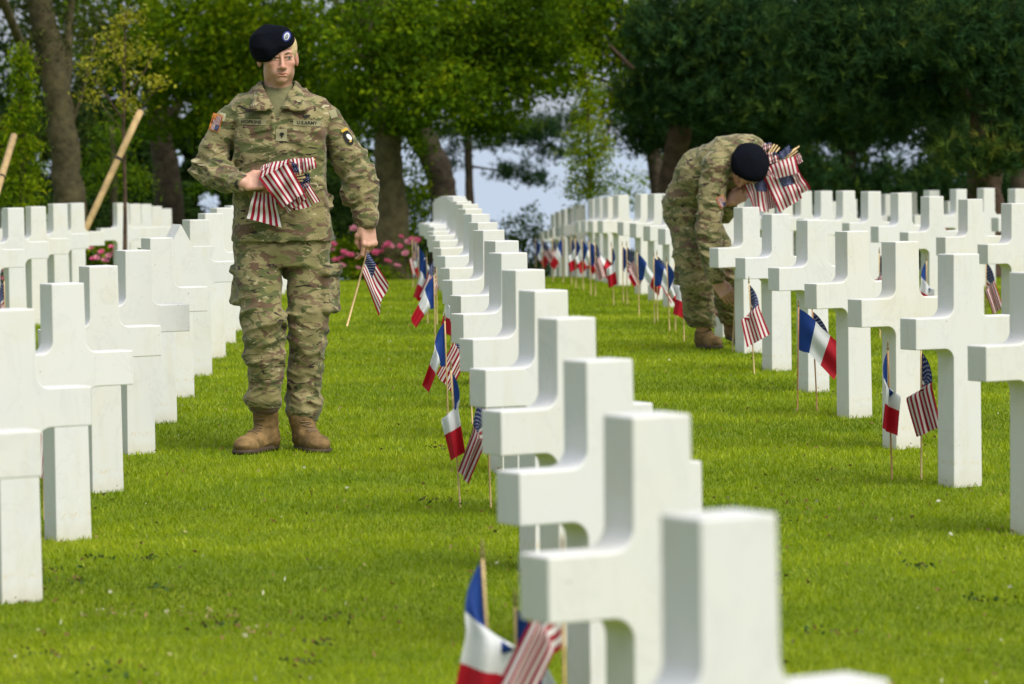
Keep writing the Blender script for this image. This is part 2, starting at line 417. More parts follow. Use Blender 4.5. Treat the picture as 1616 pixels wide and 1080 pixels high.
        for b in act:
            ids = b*B+g0; P = (lo+ids*h).astype(np.float32); c = (lo+(b*B+B/2)*h).astype(np.float32)
            D = s.ev(s.warp(P), s.warp(c[None])[0], hd+h*2).reshape(n, n, n); S = D < 0
            if S.all() or not S.any(): continue
            m_ = n-1; cs = sum(S[a:a+m_, e:e+m_, f:f+m_].astype(np.int8) for a, e, f in off8); mx = (cs > 0) & (cs < 8)
            ci = np.argwhere(mx)
            if not len(ci): continue
            acc = np.zeros((len(ci), 3)); cnt = np.zeros(len(ci))
            for ax in range(3):
                for o in [(p, q) for p in (0, 1) for q in (0, 1)]:
                    o0 = [0, 0, 0]; oth = [x for x in range(3) if x != ax]; o0[oth[0]], o0[oth[1]] = o; o1 = list(o0); o1[ax] = 1
                    A = D[tuple((ci+o0).T)]; Bv = D[tuple((ci+o1).T)]; cr = (A < 0) != (Bv < 0)
                    t = np.where(cr, A/np.where(cr, A-Bv, 1), 0)
                    pt = np.tile(np.array(o0, float), (len(ci), 1)); pt[:, ax] = t
                    acc[cr] += pt[cr]; cnt[cr] += 1
            gi = ci-1+b*B
            VID.append((gi[:, 0]+1)*10**8+(gi[:, 1]+1)*10**4+gi[:, 2]+1); VP.append(lo+(gi+acc/cnt[:, None])*h)
            for ax in range(3):
                u, w = [(1, 2), (2, 0), (0, 1)][ax]
                sl0 = [slice(1, B+1)]*3; A = S[tuple(sl0)]; sl1 = list(sl0); sl1[ax] = slice(2, B+2); Bv = S[tuple(sl1)]
                e = np.argwhere(A != Bv)
                if not len(e): continue
                fl = A[tuple(e.T)]; ge = e+b*B
                def cid(du, dw):
                    q = ge.copy(); q[:, u] -= du; q[:, w] -= dw; return (q[:, 0]+1)*10**8+(q[:, 1]+1)*10**4+q[:, 2]+1
                q = np.stack([cid(1, 1), cid(0, 1), cid(0, 0), cid(1, 0)], 1); q[~fl] = q[~fl][:, ::-1]; Q.append(q)
        VID = np.concatenate(VID); VP = np.concatenate(VP); Q = np.concatenate(Q)
        uid, ix = np.unique(VID, return_index=True); V = s.warp(VP[ix])
        F = np.searchsorted(uid, Q); F = np.minimum(F, len(uid)-1)
        F = F[(uid[F] == Q).all(1)]
        return V, F
def sdf_obj(name, sdf, lo, hi, h, mat, parent=None, smooth=1, col=None, sm=.6):
    V, F = sdf.mesh(lo, hi, h)
    for _ in range(smooth):        # one light pass takes the grid steps off
        A = np.zeros_like(V); c = np.zeros(len(V))
        for a in range(4):
            np.add.at(A, F[:, a], V[F[:, (a+1) % 4]]); np.add.at(c, F[:, a], 1)
            np.add.at(A, F[:, a], V[F[:, (a-1) % 4]]); np.add.at(c, F[:, a], 1)
        V = V*(1-sm)+sm*A/np.maximum(c, 1)[:, None]
    return link(name, np_mesh(name, V, F, True, col(V) if col else None), mat, parent)

# ------------------------------------------------------------------ materials for people and flags
def m_camo(name='camouflage cloth', off=(0, 0, 0)):
    mt, nt, b = new_mat(name); c0 = coords(nt); c = mapping(nt, c0, (1, 1, 2.1), off)
    base = ramp(nt, noise(nt, c, 3.2, 2, .5, .4), [(.35, (.215, .188, .078)), (.5, (.290, .244, .122)), (.66, (.170, .166, .058))])
    gm = ramp(nt, noise(nt, mapping(nt, c, loc=(3, 1, 7)), 11.5, 3, .5, .9), [(.53, g(0)), (.56, g(1))]); col = mixc(nt, gm, base, (.098, .110, .038))
    bm_ = ramp(nt, noise(nt, mapping(nt, c, loc=(9, 4, 2)), 9.5, 3, .5, 1.1), [(.575, g(0)), (.60, g(1))]); col = mixc(nt, bm_, col, (.122, .076, .044))
    pm = ramp(nt, noise(nt, mapping(nt, c, loc=(5, 8, 1)), 13, 2, .5, 1.2), [(.60, g(0)), (.63, g(.9))]); col = mixc(nt, pm, col, (.165, .112, .066))
    dk = ramp(nt, noise(nt, mapping(nt, c, (1, 1, 1.5), (1, 2, 3)), 11, 3, .55, 1.4), [(.635, g(0)), (.65, g(1))]); col = mixc(nt, dk, col, (.035, .022, .018))
    cr = ramp(nt, noise(nt, mapping(nt, c, (1, 1, 1.2), (7, 7, 3)), 17, 3, .55, 1.3), [(.655, g(0)), (.67, g(1))]); col = mixc(nt, cr, col, (.42, .37, .225))
    nt.links.new(col, b.inputs['Base Color']); b.inputs['Roughness'].default_value = .85; b.inputs['Specular IOR Level'].default_value = .25
    b.inputs['Sheen Weight'].default_value = .15
    h = math_n(nt, 'ADD', noise(nt, mapping(nt, c0, (1, 1, 1.5)), 17, 2, .5, .8), math_n(nt, 'MULTIPLY', noise(nt, c0, 420, 2), .12))
    bump(nt, b, h, .5, .010); return mt
CAMO = m_camo(); CAMO2 = m_camo('camouflage cloth trousers', (4, 2, 5))
def m_skin():
    mt, nt, b = new_mat('skin'); a = nt.nodes.new('ShaderNodeVertexColor'); a.layer_name = 'tint'
    s = nt.nodes.new('ShaderNodeSeparateColor'); nt.links.new(a.outputs[0], s.inputs[0]); c = coords(nt)
    base = ramp(nt, noise(nt, c, 55, 3, .6), [(.3, (.50, .265, .185)), (.7, (.59, .335, .24))])
    red = mixc(nt, s.outputs[0], (.58, .20, .15), base)
    nt.links.new(red, b.inputs['Base Color']); b.inputs['Roughness'].default_value = .5
    b.inputs['Subsurface Weight'].default_value = .12; b.inputs['Subsurface Radius'].default_value = (1, .3, .15); b.inputs['Subsurface Scale'].default_value = .006
    bump(nt, b, noise(nt, c, 300, 3), .1, .002); return mt
SKIN = m_skin()
BLACKWOOL = simple('black wool', (.005, .006, .010), .95, 200, .4, .06, bumpd=.002)
TSHIRT = simple('olive t-shirt', (.17, .165, .075), .9, 60, .12)
BOOT = simple('tan boot leather', (.190, .120, .048), .75, 22, .5, .25, bumpd=.008)
SOLE = simple('boot sole rubber', (.05, .032, .018), .8, 40, .3)
LACE = simple('boot lace', (.17, .115, .06), .8)
HAIRM = simple('short blond hair', (.62, .47, .25), .7, 220, .35, .3, bumpd=.003)
BROWM = simple('eyebrow hair', (.15, .085, .04), .8)
WHITE_EYE = simple('eye white', (.46, .40, .37), .35)
IRIS = simple('eye iris', (.035, .035, .03), .3)
TAN = simple('name tape cloth', (.27, .25, .14), .9, 300, .15)
BLACKTHREAD = simple('black embroidery', (.012, .011, .010), .9)
WOOD = simple('pale pine dowel', (.60, .42, .20), .6, 60, .25)
WOODO = simple('varnished orange dowel', (.42, .22, .075), .5, 60, .25)
GOLD = simple('brass finial', (.26, .20, .09), .45, metallic=.6)
def cloth_bsdf(nt, b, col):
    nt.links.new(col, b.inputs['Base Color']); b.inputs['Roughness'].default_value = .7; b.inputs['Specular IOR Level'].default_value = .3
    t = nt.nodes.new('ShaderNodeBsdfTranslucent'); nt.links.new(col, t.inputs[0]); mx = nt.nodes.new('ShaderNodeMixShader'); mx.inputs[0].default_value = .25
    nt.links.new(b.outputs[0], mx.inputs[1]); nt.links.new(t.outputs[0], mx.inputs[2]); nt.links.new(mx.outputs[0], nt.nodes['Material Output'].inputs[0])
RED, BLUE, WHT = (.34, .006, .026), (.008, .018, .10), (.74, .72, .70)
def m_usflag():
    mt, nt, b = new_mat('stars and stripes cloth'); uv = N(nt, 'ShaderNodeUVMap', uv_map='UVMap')
    s = nt.nodes.new('ShaderNodeSeparateXYZ'); nt.links.new(uv.outputs[0], s.inputs[0]); U, Vv = s.outputs[0], s.outputs[1]
    st = math_n(nt, 'MODULO', math_n(nt, 'FLOOR', math_n(nt, 'MULTIPLY', Vv, 12.999)), 2.0)
    stripes = mixc(nt, st, RED, WHT)
    cu = math_n(nt, 'LESS_THAN', U, .4); cv = math_n(nt, 'GREATER_THAN', Vv, 6/13)
    inb = math_n(nt, 'MULTIPLY', cu, cv)
    # star grid: 6 columns of 5 rows plus offset
    a = math_n(nt, 'MULTIPLY', U, 12/.4); r = math_n(nt, 'MULTIPLY', math_n(nt, 'SUBTRACT', Vv, 6/13), 10/(7/13))
    ai = math_n(nt, 'ROUND', a); ri = math_n(nt, 'ROUND', r)
    odd = math_n(nt, 'SUBTRACT', 1.0, math_n(nt, 'ABSOLUTE', math_n(nt, 'MODULO', math_n(nt, 'ADD', ai, ri), 2.0)))
    edge = math_n(nt, 'MULTIPLY', math_n(nt, 'MULTIPLY', math_n(nt, 'GREATER_THAN', a, .5), math_n(nt, 'LESS_THAN', a, 11.5)), math_n(nt, 'MULTIPLY', math_n(nt, 'GREATER_THAN', r, .5), math_n(nt, 'LESS_THAN', r, 9.5)))
    dx = math_n(nt, 'MULTIPLY', math_n(nt, 'SUBTRACT', a, ai), .4/12*1.5); dy = math_n(nt, 'MULTIPLY', math_n(nt, 'SUBTRACT', r, ri), (7/13)/10)
    ang = math_n(nt, 'ARCTAN2', dy, dx); rad = math_n(nt, 'SQRT', math_n(nt, 'ADD', math_n(nt, 'MULTIPLY', dx, dx), math_n(nt, 'MULTIPLY', dy, dy)))
    lim = math_n(nt, 'ADD', .0140, math_n(nt, 'MULTIPLY', .0060, math_n(nt, 'SINE', math_n(nt, 'MULTIPLY', ang, 5.0))))
    star = math_n(nt, 'MULTIPLY', math_n(nt, 'MULTIPLY', math_n(nt, 'LESS_THAN', rad, lim), odd), edge)
    col = mixc(nt, inb, stripes, mixc(nt, star, BLUE, (.55, .56, .60)))
    cloth_bsdf(nt, b, col); return mt
def m_frflag():
    mt, nt, b = new_mat('tricolour cloth'); uv = N(nt, 'ShaderNodeUVMap', uv_map='UVMap')
    s = nt.nodes.new('ShaderNodeSeparateXYZ'); nt.links.new(uv.outputs[0], s.inputs[0])
    c = ramp(nt, s.outputs[0], [(0, (.012, .05, .25)), (.3333, (.76, .78, .80)), (.6667, (.50, .012, .028))], 'CONSTANT')
    cloth_bsdf(nt, b, c); return mt
USF, FRF = m_usflag(), m_frflag()

# ------------------------------------------------------------------ small flags
def grid_mesh(name, fn, nu, nv):
    V = []; UVs = []
    for j in range(nv+1):
        for i in range(nu+1):
            V.append(tuple(fn(i/nu, j/nv))); UVs.append((i/nu, j/nv))
    I = (np.arange(nv)[:, None]*(nu+1)+np.arange(nu)[None]).ravel()
    return np_mesh(name, V, np.stack([I, I+1, I+nu+2, I+nu+1], 1), True, None, UVs)
def finial(parent, top):
    V = []; prof = [(0, .0035), (.006, .0035), (.008, .006), (.011, .0055), (.016, .0035), (.024, .0042), (.034, .0025), (.046, .0004)]
    return tube('finial', [top+Vector((0, 0, h)) for h, r in prof], [r for h, r in prof], GOLD, parent, 6)
def small_flag(base, kind, label, group, side=1, theta=58, lean=(0, 0), yaw=0., H=.47, amp=1.0, fly=.29, hoist=.195, orange=False, seed=0, curl=.0, spread=.075):
    """stick standing at base; cloth hangs to the side (+1 = +x), its fly drooping theta degrees below level"""
    rnd = random.Random(seed*7+3)
    root = empty('flag', base, yaw); tag(root, label, 'flag', group)
    top = Vector((lean[0], lean[1], H)); n = 8
    tube('stick', [Vector((0, 0, -.03)).lerp(top, i/4) for i in range(5)], [.0036]*5, WOODO if orange else WOOD, root, 7)
    finial(root, top)
    th = math.radians(theta); ph1, ph2 = rnd.uniform(0, 6), rnd.uniform(0, 6); nw = rnd.choice([1.1, 1.4, 1.7])
    ax = top.normalized()
    A = .030*amp
    def fn(u, v):
        # v: 1 at the top of the hoist; the lower part of the cloth hangs more steeply and bunches
        an = top - ax*(hoist*(1-v)+.006)
        t = th*(.72+.33*min(1, u*2.2)) + math.radians(12)*(1-v)*rnd_c
        s = u*fly
        squeeze = 1 - .25*u*math.sin(th)
        x = s*math.cos(t); z = -s*math.sin(t)
        # folds run along the fly direction
        w = math.sin(2*math.pi*nw*v + ph1 + u*1.3)*A*min(1, u*1.8)+math.sin(5*u+ph2)*.012*u*amp-(.006+(A+.010)*min(1, u*2.2))*min(1, u*12)   # hangs on the camera side of its stick
        q = min(1, u/.5); q = q*q*(3-2*q); q2 = math.sin(th)**2
        dz = (1-v)*hoist*q*.85*q2; x -= (1-v)*spread*q*q2      # the free part swings under the top corner
        w += (1-v)*(1-q)*.024
        x += math.sin(2*math.pi*nw*v+ph1+1.2)*.006*u*amp + curl*u*u*(1-v)*.08
        return Vector((side*(x+.004), w, z+dz)) + an
    rnd_c = rnd.uniform(-.4, .8)
    link('flag_cloth', grid_mesh('flag_cloth', fn, 18, 12), USF if kind == 'us' else FRF, root)
    return root
def fl(px, py, kind, label, side=1, theta=58, lean=(0, 0), **kw):
    b_ = ground(px, py); fl.n += 1
    return small_flag(b_, kind, label, kw.pop('group', 'small flags set in the grass beside the crosses'), side, theta, lean, seed=fl.n, **kw)
fl.n = 0
us, fr = 'small Stars and Stripes flag ', 'small French tricolour flag '
# middle row, from the front
fl(781, 1216, 'fr', fr+'nearest the camera, blurred, beside the front crosses', -1, 74, (-.02, 0), H=.46, fly=.33, hoist=.21, amp=.9, spread=.15)
fl(893, 1250, 'us', us+'nearest the camera, striped cloth below a cross arm', -1, 60, (0, 0), H=.50, fly=.30, amp=.8, spread=.06)
fl(816, 1165, 'fr', fr+'low at the bottom edge', 1, 60, (.0, 0), H=.30, amp=.3, spread=.0)
fl(727, 801, 'fr', fr+'on a leaning stick, second along the middle row', 1, 77, (-.028, 0), H=.50, amp=.9, spread=.09)
fl(775, 801, 'us', us+'half hidden behind a cross arm, middle row', -1, 66, (-.012, 0), H=.42, amp=.9, spread=.05)
fl(708, 680, 'fr', fr+'hanging straight down, third from the front beside the middle row', -1, 66, (-.010, 0), H=.50, spread=.03)
fl(746, 671, 'us', us+'third from the front beside the middle row', -1, 57, (-.02, 0), H=.50, amp=.8)
fl(687, 559, 'fr', fr+'with broad red end, fourth from the front beside the middle row', -1, 57, (0, 0), H=.48, amp=.6)
fl(712, 562, 'fr', fr+'partly hidden behind cross arms in the middle row', -1, 75, (0, 0), H=.44)
fl(675, 512, 'fr', fr+'fifth from the front beside the middle row', -1, 68, (0, 0), H=.48)
fl(690, 514, 'us', us+'among the far flags of the middle row', -1, 62, (0, 0), H=.48)
fl(663, 483, 'fr', fr+'sixth from the front beside the middle row', 1, 60, (-.01, 0), H=.48)
fl(657, 466, 'fr', fr+'far back beside the middle row, before the roses', 1, 70, (0, 0), H=.48)
fl(652, 456, 'us', us+'farthest beside the middle row, before the pink roses', 1, 66, (0, 0), H=.48)
# row of the second soldier, left side
for px, py, k, sd, th, lx, lb in [
    (1057, 525, 'fr', 1, 62, -.015, fr+'just left of the bending soldier, pale white band'),
    (1066, 524, 'us', 1, 66, -.0, us+'hidden behind the tricolour left of the bending soldier'),
    (1080, 540, 'fr', -1, 75, -.01, fr+'closest to the boots of the bending soldier'),
    (1033, 512, 'fr', 1, 48, 0, fr+'with wide red end, second left of the bending soldier'),
    (1038, 508, 'us', 1, 55, 0, us+'behind the second tricolour left of the bending soldier'),
    (1009, 500, 'fr', 1, 52, -.01, fr+'third left of the bending soldier'),
    (984, 481, 'fr', 1, 60, -.005, fr+'fourth left of the bending soldier'),
    (990, 482, 'us', 1, 62, .0, us+'peeking above the fourth tricolour from the soldier'),
    (969, 483, 'fr', 1, 78, -.015, fr+'hanging narrow, fifth left of the bending soldier'),
    (940, 470, 'us', 1, 70, 0, us+'striped, below a tricolour in the far right row'),
    (933, 468, 'fr', 1, 42, -.01, fr+'blown open, sixth left of the bending soldier'),
    (921, 459, 'fr', 1, 60, -.01, fr+'seventh left of the bending soldier'),
    (909, 456, 'fr', 1, 66, 0, fr+'eighth left of the bending soldier'),
    (902, 452, 'fr', 1, 72, 0, fr+'ninth left of the bending soldier'),
    (889, 449, 'fr', -1, 60, 0, fr+'tenth left of the bending soldier'),
    (873, 447, 'us', 1, 74, 0, us+'hanging narrow near the far end of the row'),
    (846, 441, 'fr', 1, 55, 0, fr+'at the far end of the row'),
    (857, 441, 'us', 1, 52, 0, us+'at the far end of the row beside a tricolour'),
    (1117, 538, 'us', 1, 66, 0, us+'seen between the legs of the bending soldier')]:
    fl(px, py, k, lb, sd, th, (lx, 0), amp=.7, H=.47)
fl(1191, 592, 'us', us+'in front of the cross the soldier is tending', 1, 66, (-.026, 0), H=.5, amp=.6, spread=.11)
fl(1258, 651, 'fr', fr+'spread wide on an orange stick under a cross arm', 1, 40, (.012, 0), H=.5, amp=.35, orange=True)
fl(1290, 648, 'us', us+'tucked behind the spread tricolour', 1, 55, (-.02, 0), H=.48, amp=.6, orange=True)
fl(1408, 758, 'fr', fr+'hanging limp on an orange stick, nearest on the right', -1, 80, (-.012, 0), H=.50, amp=1.0, orange=True, spread=.06)
fl(1454, 758, 'us', us+'hanging before a cross shaft, nearest on the right', 1, 73, (.003, 0), H=.50, amp=1.0, spread=.11)
fl(1557, 540, 'us', us+'far right under a cross arm', 1, 68, (0, 0), H=.50, amp=1)
fl(1463, 522, 'fr', fr+'far right showing only blue between crosses', -1, 70, (0, 0), H=.46)
fl(1389, 535, 'us', us+'narrow stripes between two crosses on the right', 1, 80, (0, 0), H=.54)
fl(70, 820, 'us', us+'thin sliver behind the nearest crosses on the left', -1, 82, (0, 0), H=.46)
fl(9, 560, 'us', us+'at the left edge behind a cross', -1, 70, (0, 0), H=.46)

# ------------------------------------------------------------------ people
def person_frame(p):
    """a frame standing at ground point p whose x and z run as they do in the photograph, y away from the camera"""
    f = Vector((p.x, p.y, 0)).normalized(); x = Vector((f.y, -f.x, 0)); z = Vector((0, 0, 1))
    lean = math.atan2(RIGHT.z, math.hypot(RIGHT.x, RIGHT.y))
    q = Matrix.Rotation(-lean, 3, f); x = q @ x; z = q @ z; y = z.cross(x)
    M = Matrix.Identity(4)
    for i in range(3): M[i][0], M[i][1], M[i][2], M[i][3] = x[i], y[i], z[i], p[i]
    return M
def person(p, label):
    o = bpy.data.objects.new('person', None); COL.objects.link(o); o.matrix_world = person_frame(p); tag(o, label, 'person'); return o
def head_sdf(s, R, t):
    s.frame(R, t)
    s.ell((0, .018, .035), (.0755, .096, .086)).ell((0, -.018, -.035), (.059, .067, .080), k=.03)
    s.ell((0, -.068, -.094), (.024, .021, .017), k=.02)
    for q in (-1, 1):
        s.ell((q*.046, .0, -.066), (.013, .034, .026), k=.03).ell((q*.039, -.060, -.024), (.019, .017, .013), k=.03)
        s.ell((q*.024, -.066, -.058), (.018, .016, .02), k=.02)
    s.cap((-.036, -.076, .019), (.036, -.076, .019), .013, k=.014)
    for q in (-1, 1):
        s.ell((q*.031, -.0985, .000), (.018, .0165, .0095), k=.010, op='-').ell((q*.031, -.0725, -.001), (.0145, .012, .0115), k=.003)
        s.cap((q*.045, -.0790, .0058), (q*.032, -.0850, .0082), .0038, k=.003).cap((q*.032, -.0850, .0082), (q*.018, -.0860, .0050), .0038, k=.003).cap((q*.043, -.0780, -.0080), (q*.020, -.0830, -.0080), .0034, k=.003)
    s.cap((0, -.085, .012), (0, -.108, -.036), .0065, .0095, k=.012)
    s.ell((0, -.110, -.040), (.0115, .011, .009), k=.008)
    for q in (-1, 1):
        s.ell((q*.0125, -.098, -.043), (.008, .011, .0075), k=.006).ell((q*.006, -.104, -.0515), (.0035, .005, .003), k=.003, op='-')
    s.ell((0, -.0765, -.068), (.028, .019, .019), k=.014)
    s.cap((-.022, -.0880, -.0680), (0, -.0955, -.0655), .0028, .0040, k=.004).cap((.022, -.0880, -.0680), (0, -.0955, -.0655), .0028, .0040, k=.004)
    s.cap((-.014, -.0915, -.0760), (.014, -.0915, -.0760), .0044, k=.004)
    s.cap((-.024, -.0935, -.0712), (.024, -.0935, -.0712), .0024, k=.003, op='-')
    s.ell((0, -.096, -.084), (.016, .006, .0035), k=.006, op='-')
    for q in (-1, 1):
        s.ell((q*.080, .014, -.010), (.009, .018, .031), rotm(.15, 0, -q*.35), k=.006).ell((q*.088, .009, -.006), (.005, .009, .017), rotm(.15, 0, -q*.35), k=.004, op='-')
    s.frame()
def skin_tint(R, t):
    R = np.array(R); t = np.array(t)
    def f(V):
        q = (V-t)@R; x, y, z = q.T; c = np.ones(len(V))
        m_ = lambda cx, cy, cz, rx, ry, rz, a: a*np.exp(-(((x-cx)/rx)**2+((y-cy)/ry)**2+((z-cz)/rz)**2))
        red = m_(0, -.092, -.0705, .022, .02, .0065, .9)+m_(0, -.11, -.036, .014, .03, .016, .40)+m_(.04, -.075, -.03, .022, .03, .02, .3)+m_(-.04, -.075, -.03, .022, .03, .02, .3)
        red += m_(.083, .01, -.01, .02, .03, .04, .4)+m_(-.083, .01, -.01, .02, .03, .04, .4)+m_(.031, -.08, .004, .018, .02, .01, .25)+m_(-.031, -.08, .004, .018, .02, .01, .25)
        return np.clip(c-red, 0, 1).astype(np.float32)
    return f
def face_bits(parent, R, t, brows=True):
    Rm = Matrix(np.array(R).tolist()); tv = Vector(t)
    for q in (-1, 1):
        for nm, ce, r, mt in (('eye', (q*.031, -.0770, -.0012), .0106, WHITE_EYE), ('iris', (q*.031+.0020, -.0838, -.0006), .0062, IRIS)):
            bm = bmesh.new(); bmesh.ops.create_uvsphere(bm, u_segments=14, v_segments=10, radius=r)
            if nm == 'iris': bmesh.ops.scale(bm, verts=bm.verts, vec=(1, .75, 1))
            bmesh.ops.translate(bm, verts=bm.verts, vec=ce); bmesh.ops.transform(bm, matrix=Matrix.Translation(tv) @ Rm.to_4x4(), verts=bm.verts)
            link(nm, bm_mesh(nm, bm, True), mt, parent)
        pts = [(q*.014, -.0925, .0165), (q*.026, -.0915, .0205), (q*.038, -.086, .0205), (q*.047, -.077, .015)]
        tube('eyebrow', [Rm @ Vector(p)+tv for p in pts], [.0012, .0026, .0022, .0010], BROWM, parent, 6)
def hand_sdf(s, R, t, curl, spread=.0, thumb=None, side=1, sc=1.0):
    """hand frame: wrist at origin, fingers along -z, back of the hand towards -y, thumb towards side*x. curl: 4 lists of 3 joint angles"""
    R = np.array(R, np.float32); s.frame(R*1.0, t)
    z = lambda *p: tuple(sc*a for a in p)
    s.ell(z(0, 0, -.005), (.026*sc, .02*sc, .03*sc), k=.015)
    s.box(z(0, .001, -.052), z(.039, .0125, .044), rnd=.012*sc, k=.012*sc)
    s.ell(z(side*.024, .012, -.030), z(.020, .014, .030), k=.015*sc)
    lens = [(.044, .026, .021), (.049, .029, .023), (.045, .027, .022), (.035, .021, .019)]
    for i in range(4):
        x = side*(.030-.0198*i); a = 0; p = np.array([x, -.001, -.090+(.004 if i in (0, 2) else (.010 if i == 3 else 0))])*sc
        sp = side*spread*(1.5-i)
        s.ell(tuple(p+np.array([0, -.004, 0])*sc), z(.0098, .009, .0105), k=.008*sc)
        for j in range(3):
            a += curl[i][j]; d = np.array([math.sin(sp)*math.cos(a), math.sin(a), -math.cos(a)]); q = p+d*lens[i][j]*sc
            r = (.0095, .0085, .0078, .0068)[j]*sc*(.88 if i == 3 else 1), (.0085, .0078, .0068)[j]*sc*(.88 if i == 3 else 1)
            s.cap(tuple(p), tuple(q), r[0], r[1], k=.0035*sc); p = q
    th = thumb or [(.026, .004, -.018), (.046, .020, -.045), (.046, .030, -.075), (.036, .034, -.098)]
    s.chain([z(side*a, b_, c) for a, b_, c in th], [.0135*sc, .0115*sc, .0098*sc, .0078*sc], k=.008*sc)
    s.frame()
class Proj:
    """drops points along y onto a mesh in the person's frame"""
    def __init__(s, *objs):
        V = []; F = []
        for o in objs:
            n = len(V); V += [tuple(v.co) for v in o.data.vertices]; F += [[n+i for i in p.vertices] for p in o.data.polygons]
        s.t = BVHTree.FromPolygons(V, F)
    def y(s, x, z, off=.003, d=(0, 1, 0), y0=-1.2):
        h = s.t.ray_cast(Vector((x, y0, z)), Vector(d))
        return (h[0].y if h[0] else 0)-off
def patch(name, pr, cen, w, h, mat, parent, ang=0., off=.004, nu=6, nv=4, uv=False, shape=None, shear=0., dirx=None):
    """a cloth patch laid on the clothes: centre (x, z) in the front view"""
    ca, sa = math.cos(ang), math.sin(ang)
    def fn(u, v):
        a, b_ = (u-.5)*w, (v-.5)*h
        if shape == 'oval':
            r = max(abs(u-.5), abs(v-.5))*2; l = math.hypot(u-.5, v-.5)*2+1e-9; a *= r/l; b_ *= r/l
        x = cen[0]+a*ca-b_*sa+shear*b_; z = cen[1]+a*sa+b_*ca
        return (x, pr.y(x, z, off), z)
    me = grid_mesh(name, fn, nu, nv)
    return link(name, me, mat, parent)
def lettering(txt, pr, cen, height, parent, ang=0., off=.0065, squeeze=1.0):
    cu = bpy.data.curves.new('lettering', 'FONT'); cu.body = txt; cu.size = height/.72; cu.align_x = 'CENTER'; cu.align_y = 'CENTER'; cu.offset = height*.02
    to = bpy.data.objects.new('lettering', cu); COL.objects.link(to)
    bpy.context.view_layer.update()
    me = bpy.data.meshes.new_from_object(to.evaluated_get(bpy.context.evaluated_depsgraph_get())); bpy.data.objects.remove(to); 
    ca, sa = math.cos(ang), math.sin(ang)
    for v in me.vertices:
        a, b_ = v.co.x*squeeze, v.co.y; x = cen[0]+a*ca-b_*sa; z = cen[1]+a*sa+b_*ca; v.co = (x, pr.y(x, z, off), z)
    me.materials.clear(); return link('lettering', me, BLACKTHREAD, parent)
def stars_cloth(name, corners, kind, parent, nu=22, nv=14, wave=.006, seed=1, uvr=(0, 1, 0, 1), bulge=0., nw=2.2, yfn=None, edge=.0):
    """a hand-laid piece of flag cloth through four corner points (u0v0, u1v0, u1v1, u0v1) with folds"""
    rnd = random.Random(seed); c = [Vector(p) for p in corners]; p1, p2 = rnd.uniform(0, 6), rnd.uniform(0, 6)
    nrm = (c[1]-c[0]).cross(c[3]-c[0]).normalized()
    if nrm.y > 0: nrm = -nrm
    V = []; UVs = []
    for j in range(nv+1):
        for i in range(nu+1):
            u, v = i/nu, j/nv
            p = (c[0].lerp(c[1], u)).lerp(c[3].lerp(c[2], u), v)
            w = math.sin(nw*2*math.pi*v+p1+2*u)*wave+math.sin(nw*1.7*math.pi*u+p2+1.5*v)*wave*.7+bulge*math.sin(math.pi*u)*math.sin(math.pi*v)
            p = p+nrm*w+Vector((math.sin(9*v+p1)*edge*u, 0, math.sin(8*u+p2)*edge*(1-abs(2*v-1))))
            if yfn: p = Vector((p.x, yfn(p, w), p.z))
            V.append(tuple(p)); UVs.append((uvr[0]+(uvr[1]-uvr[0])*u, uvr[2]+(uvr[3]-uvr[2])*v))
    I = (np.arange(nv)[:, None]*(nu+1)+np.arange(nu)[None]).ravel()
    return link(name, np_mesh(name, V, np.stack([I, I+1, I+nu+2, I+nu+1], 1), True, None, UVs), USF if kind == 'us' else FRF, parent)
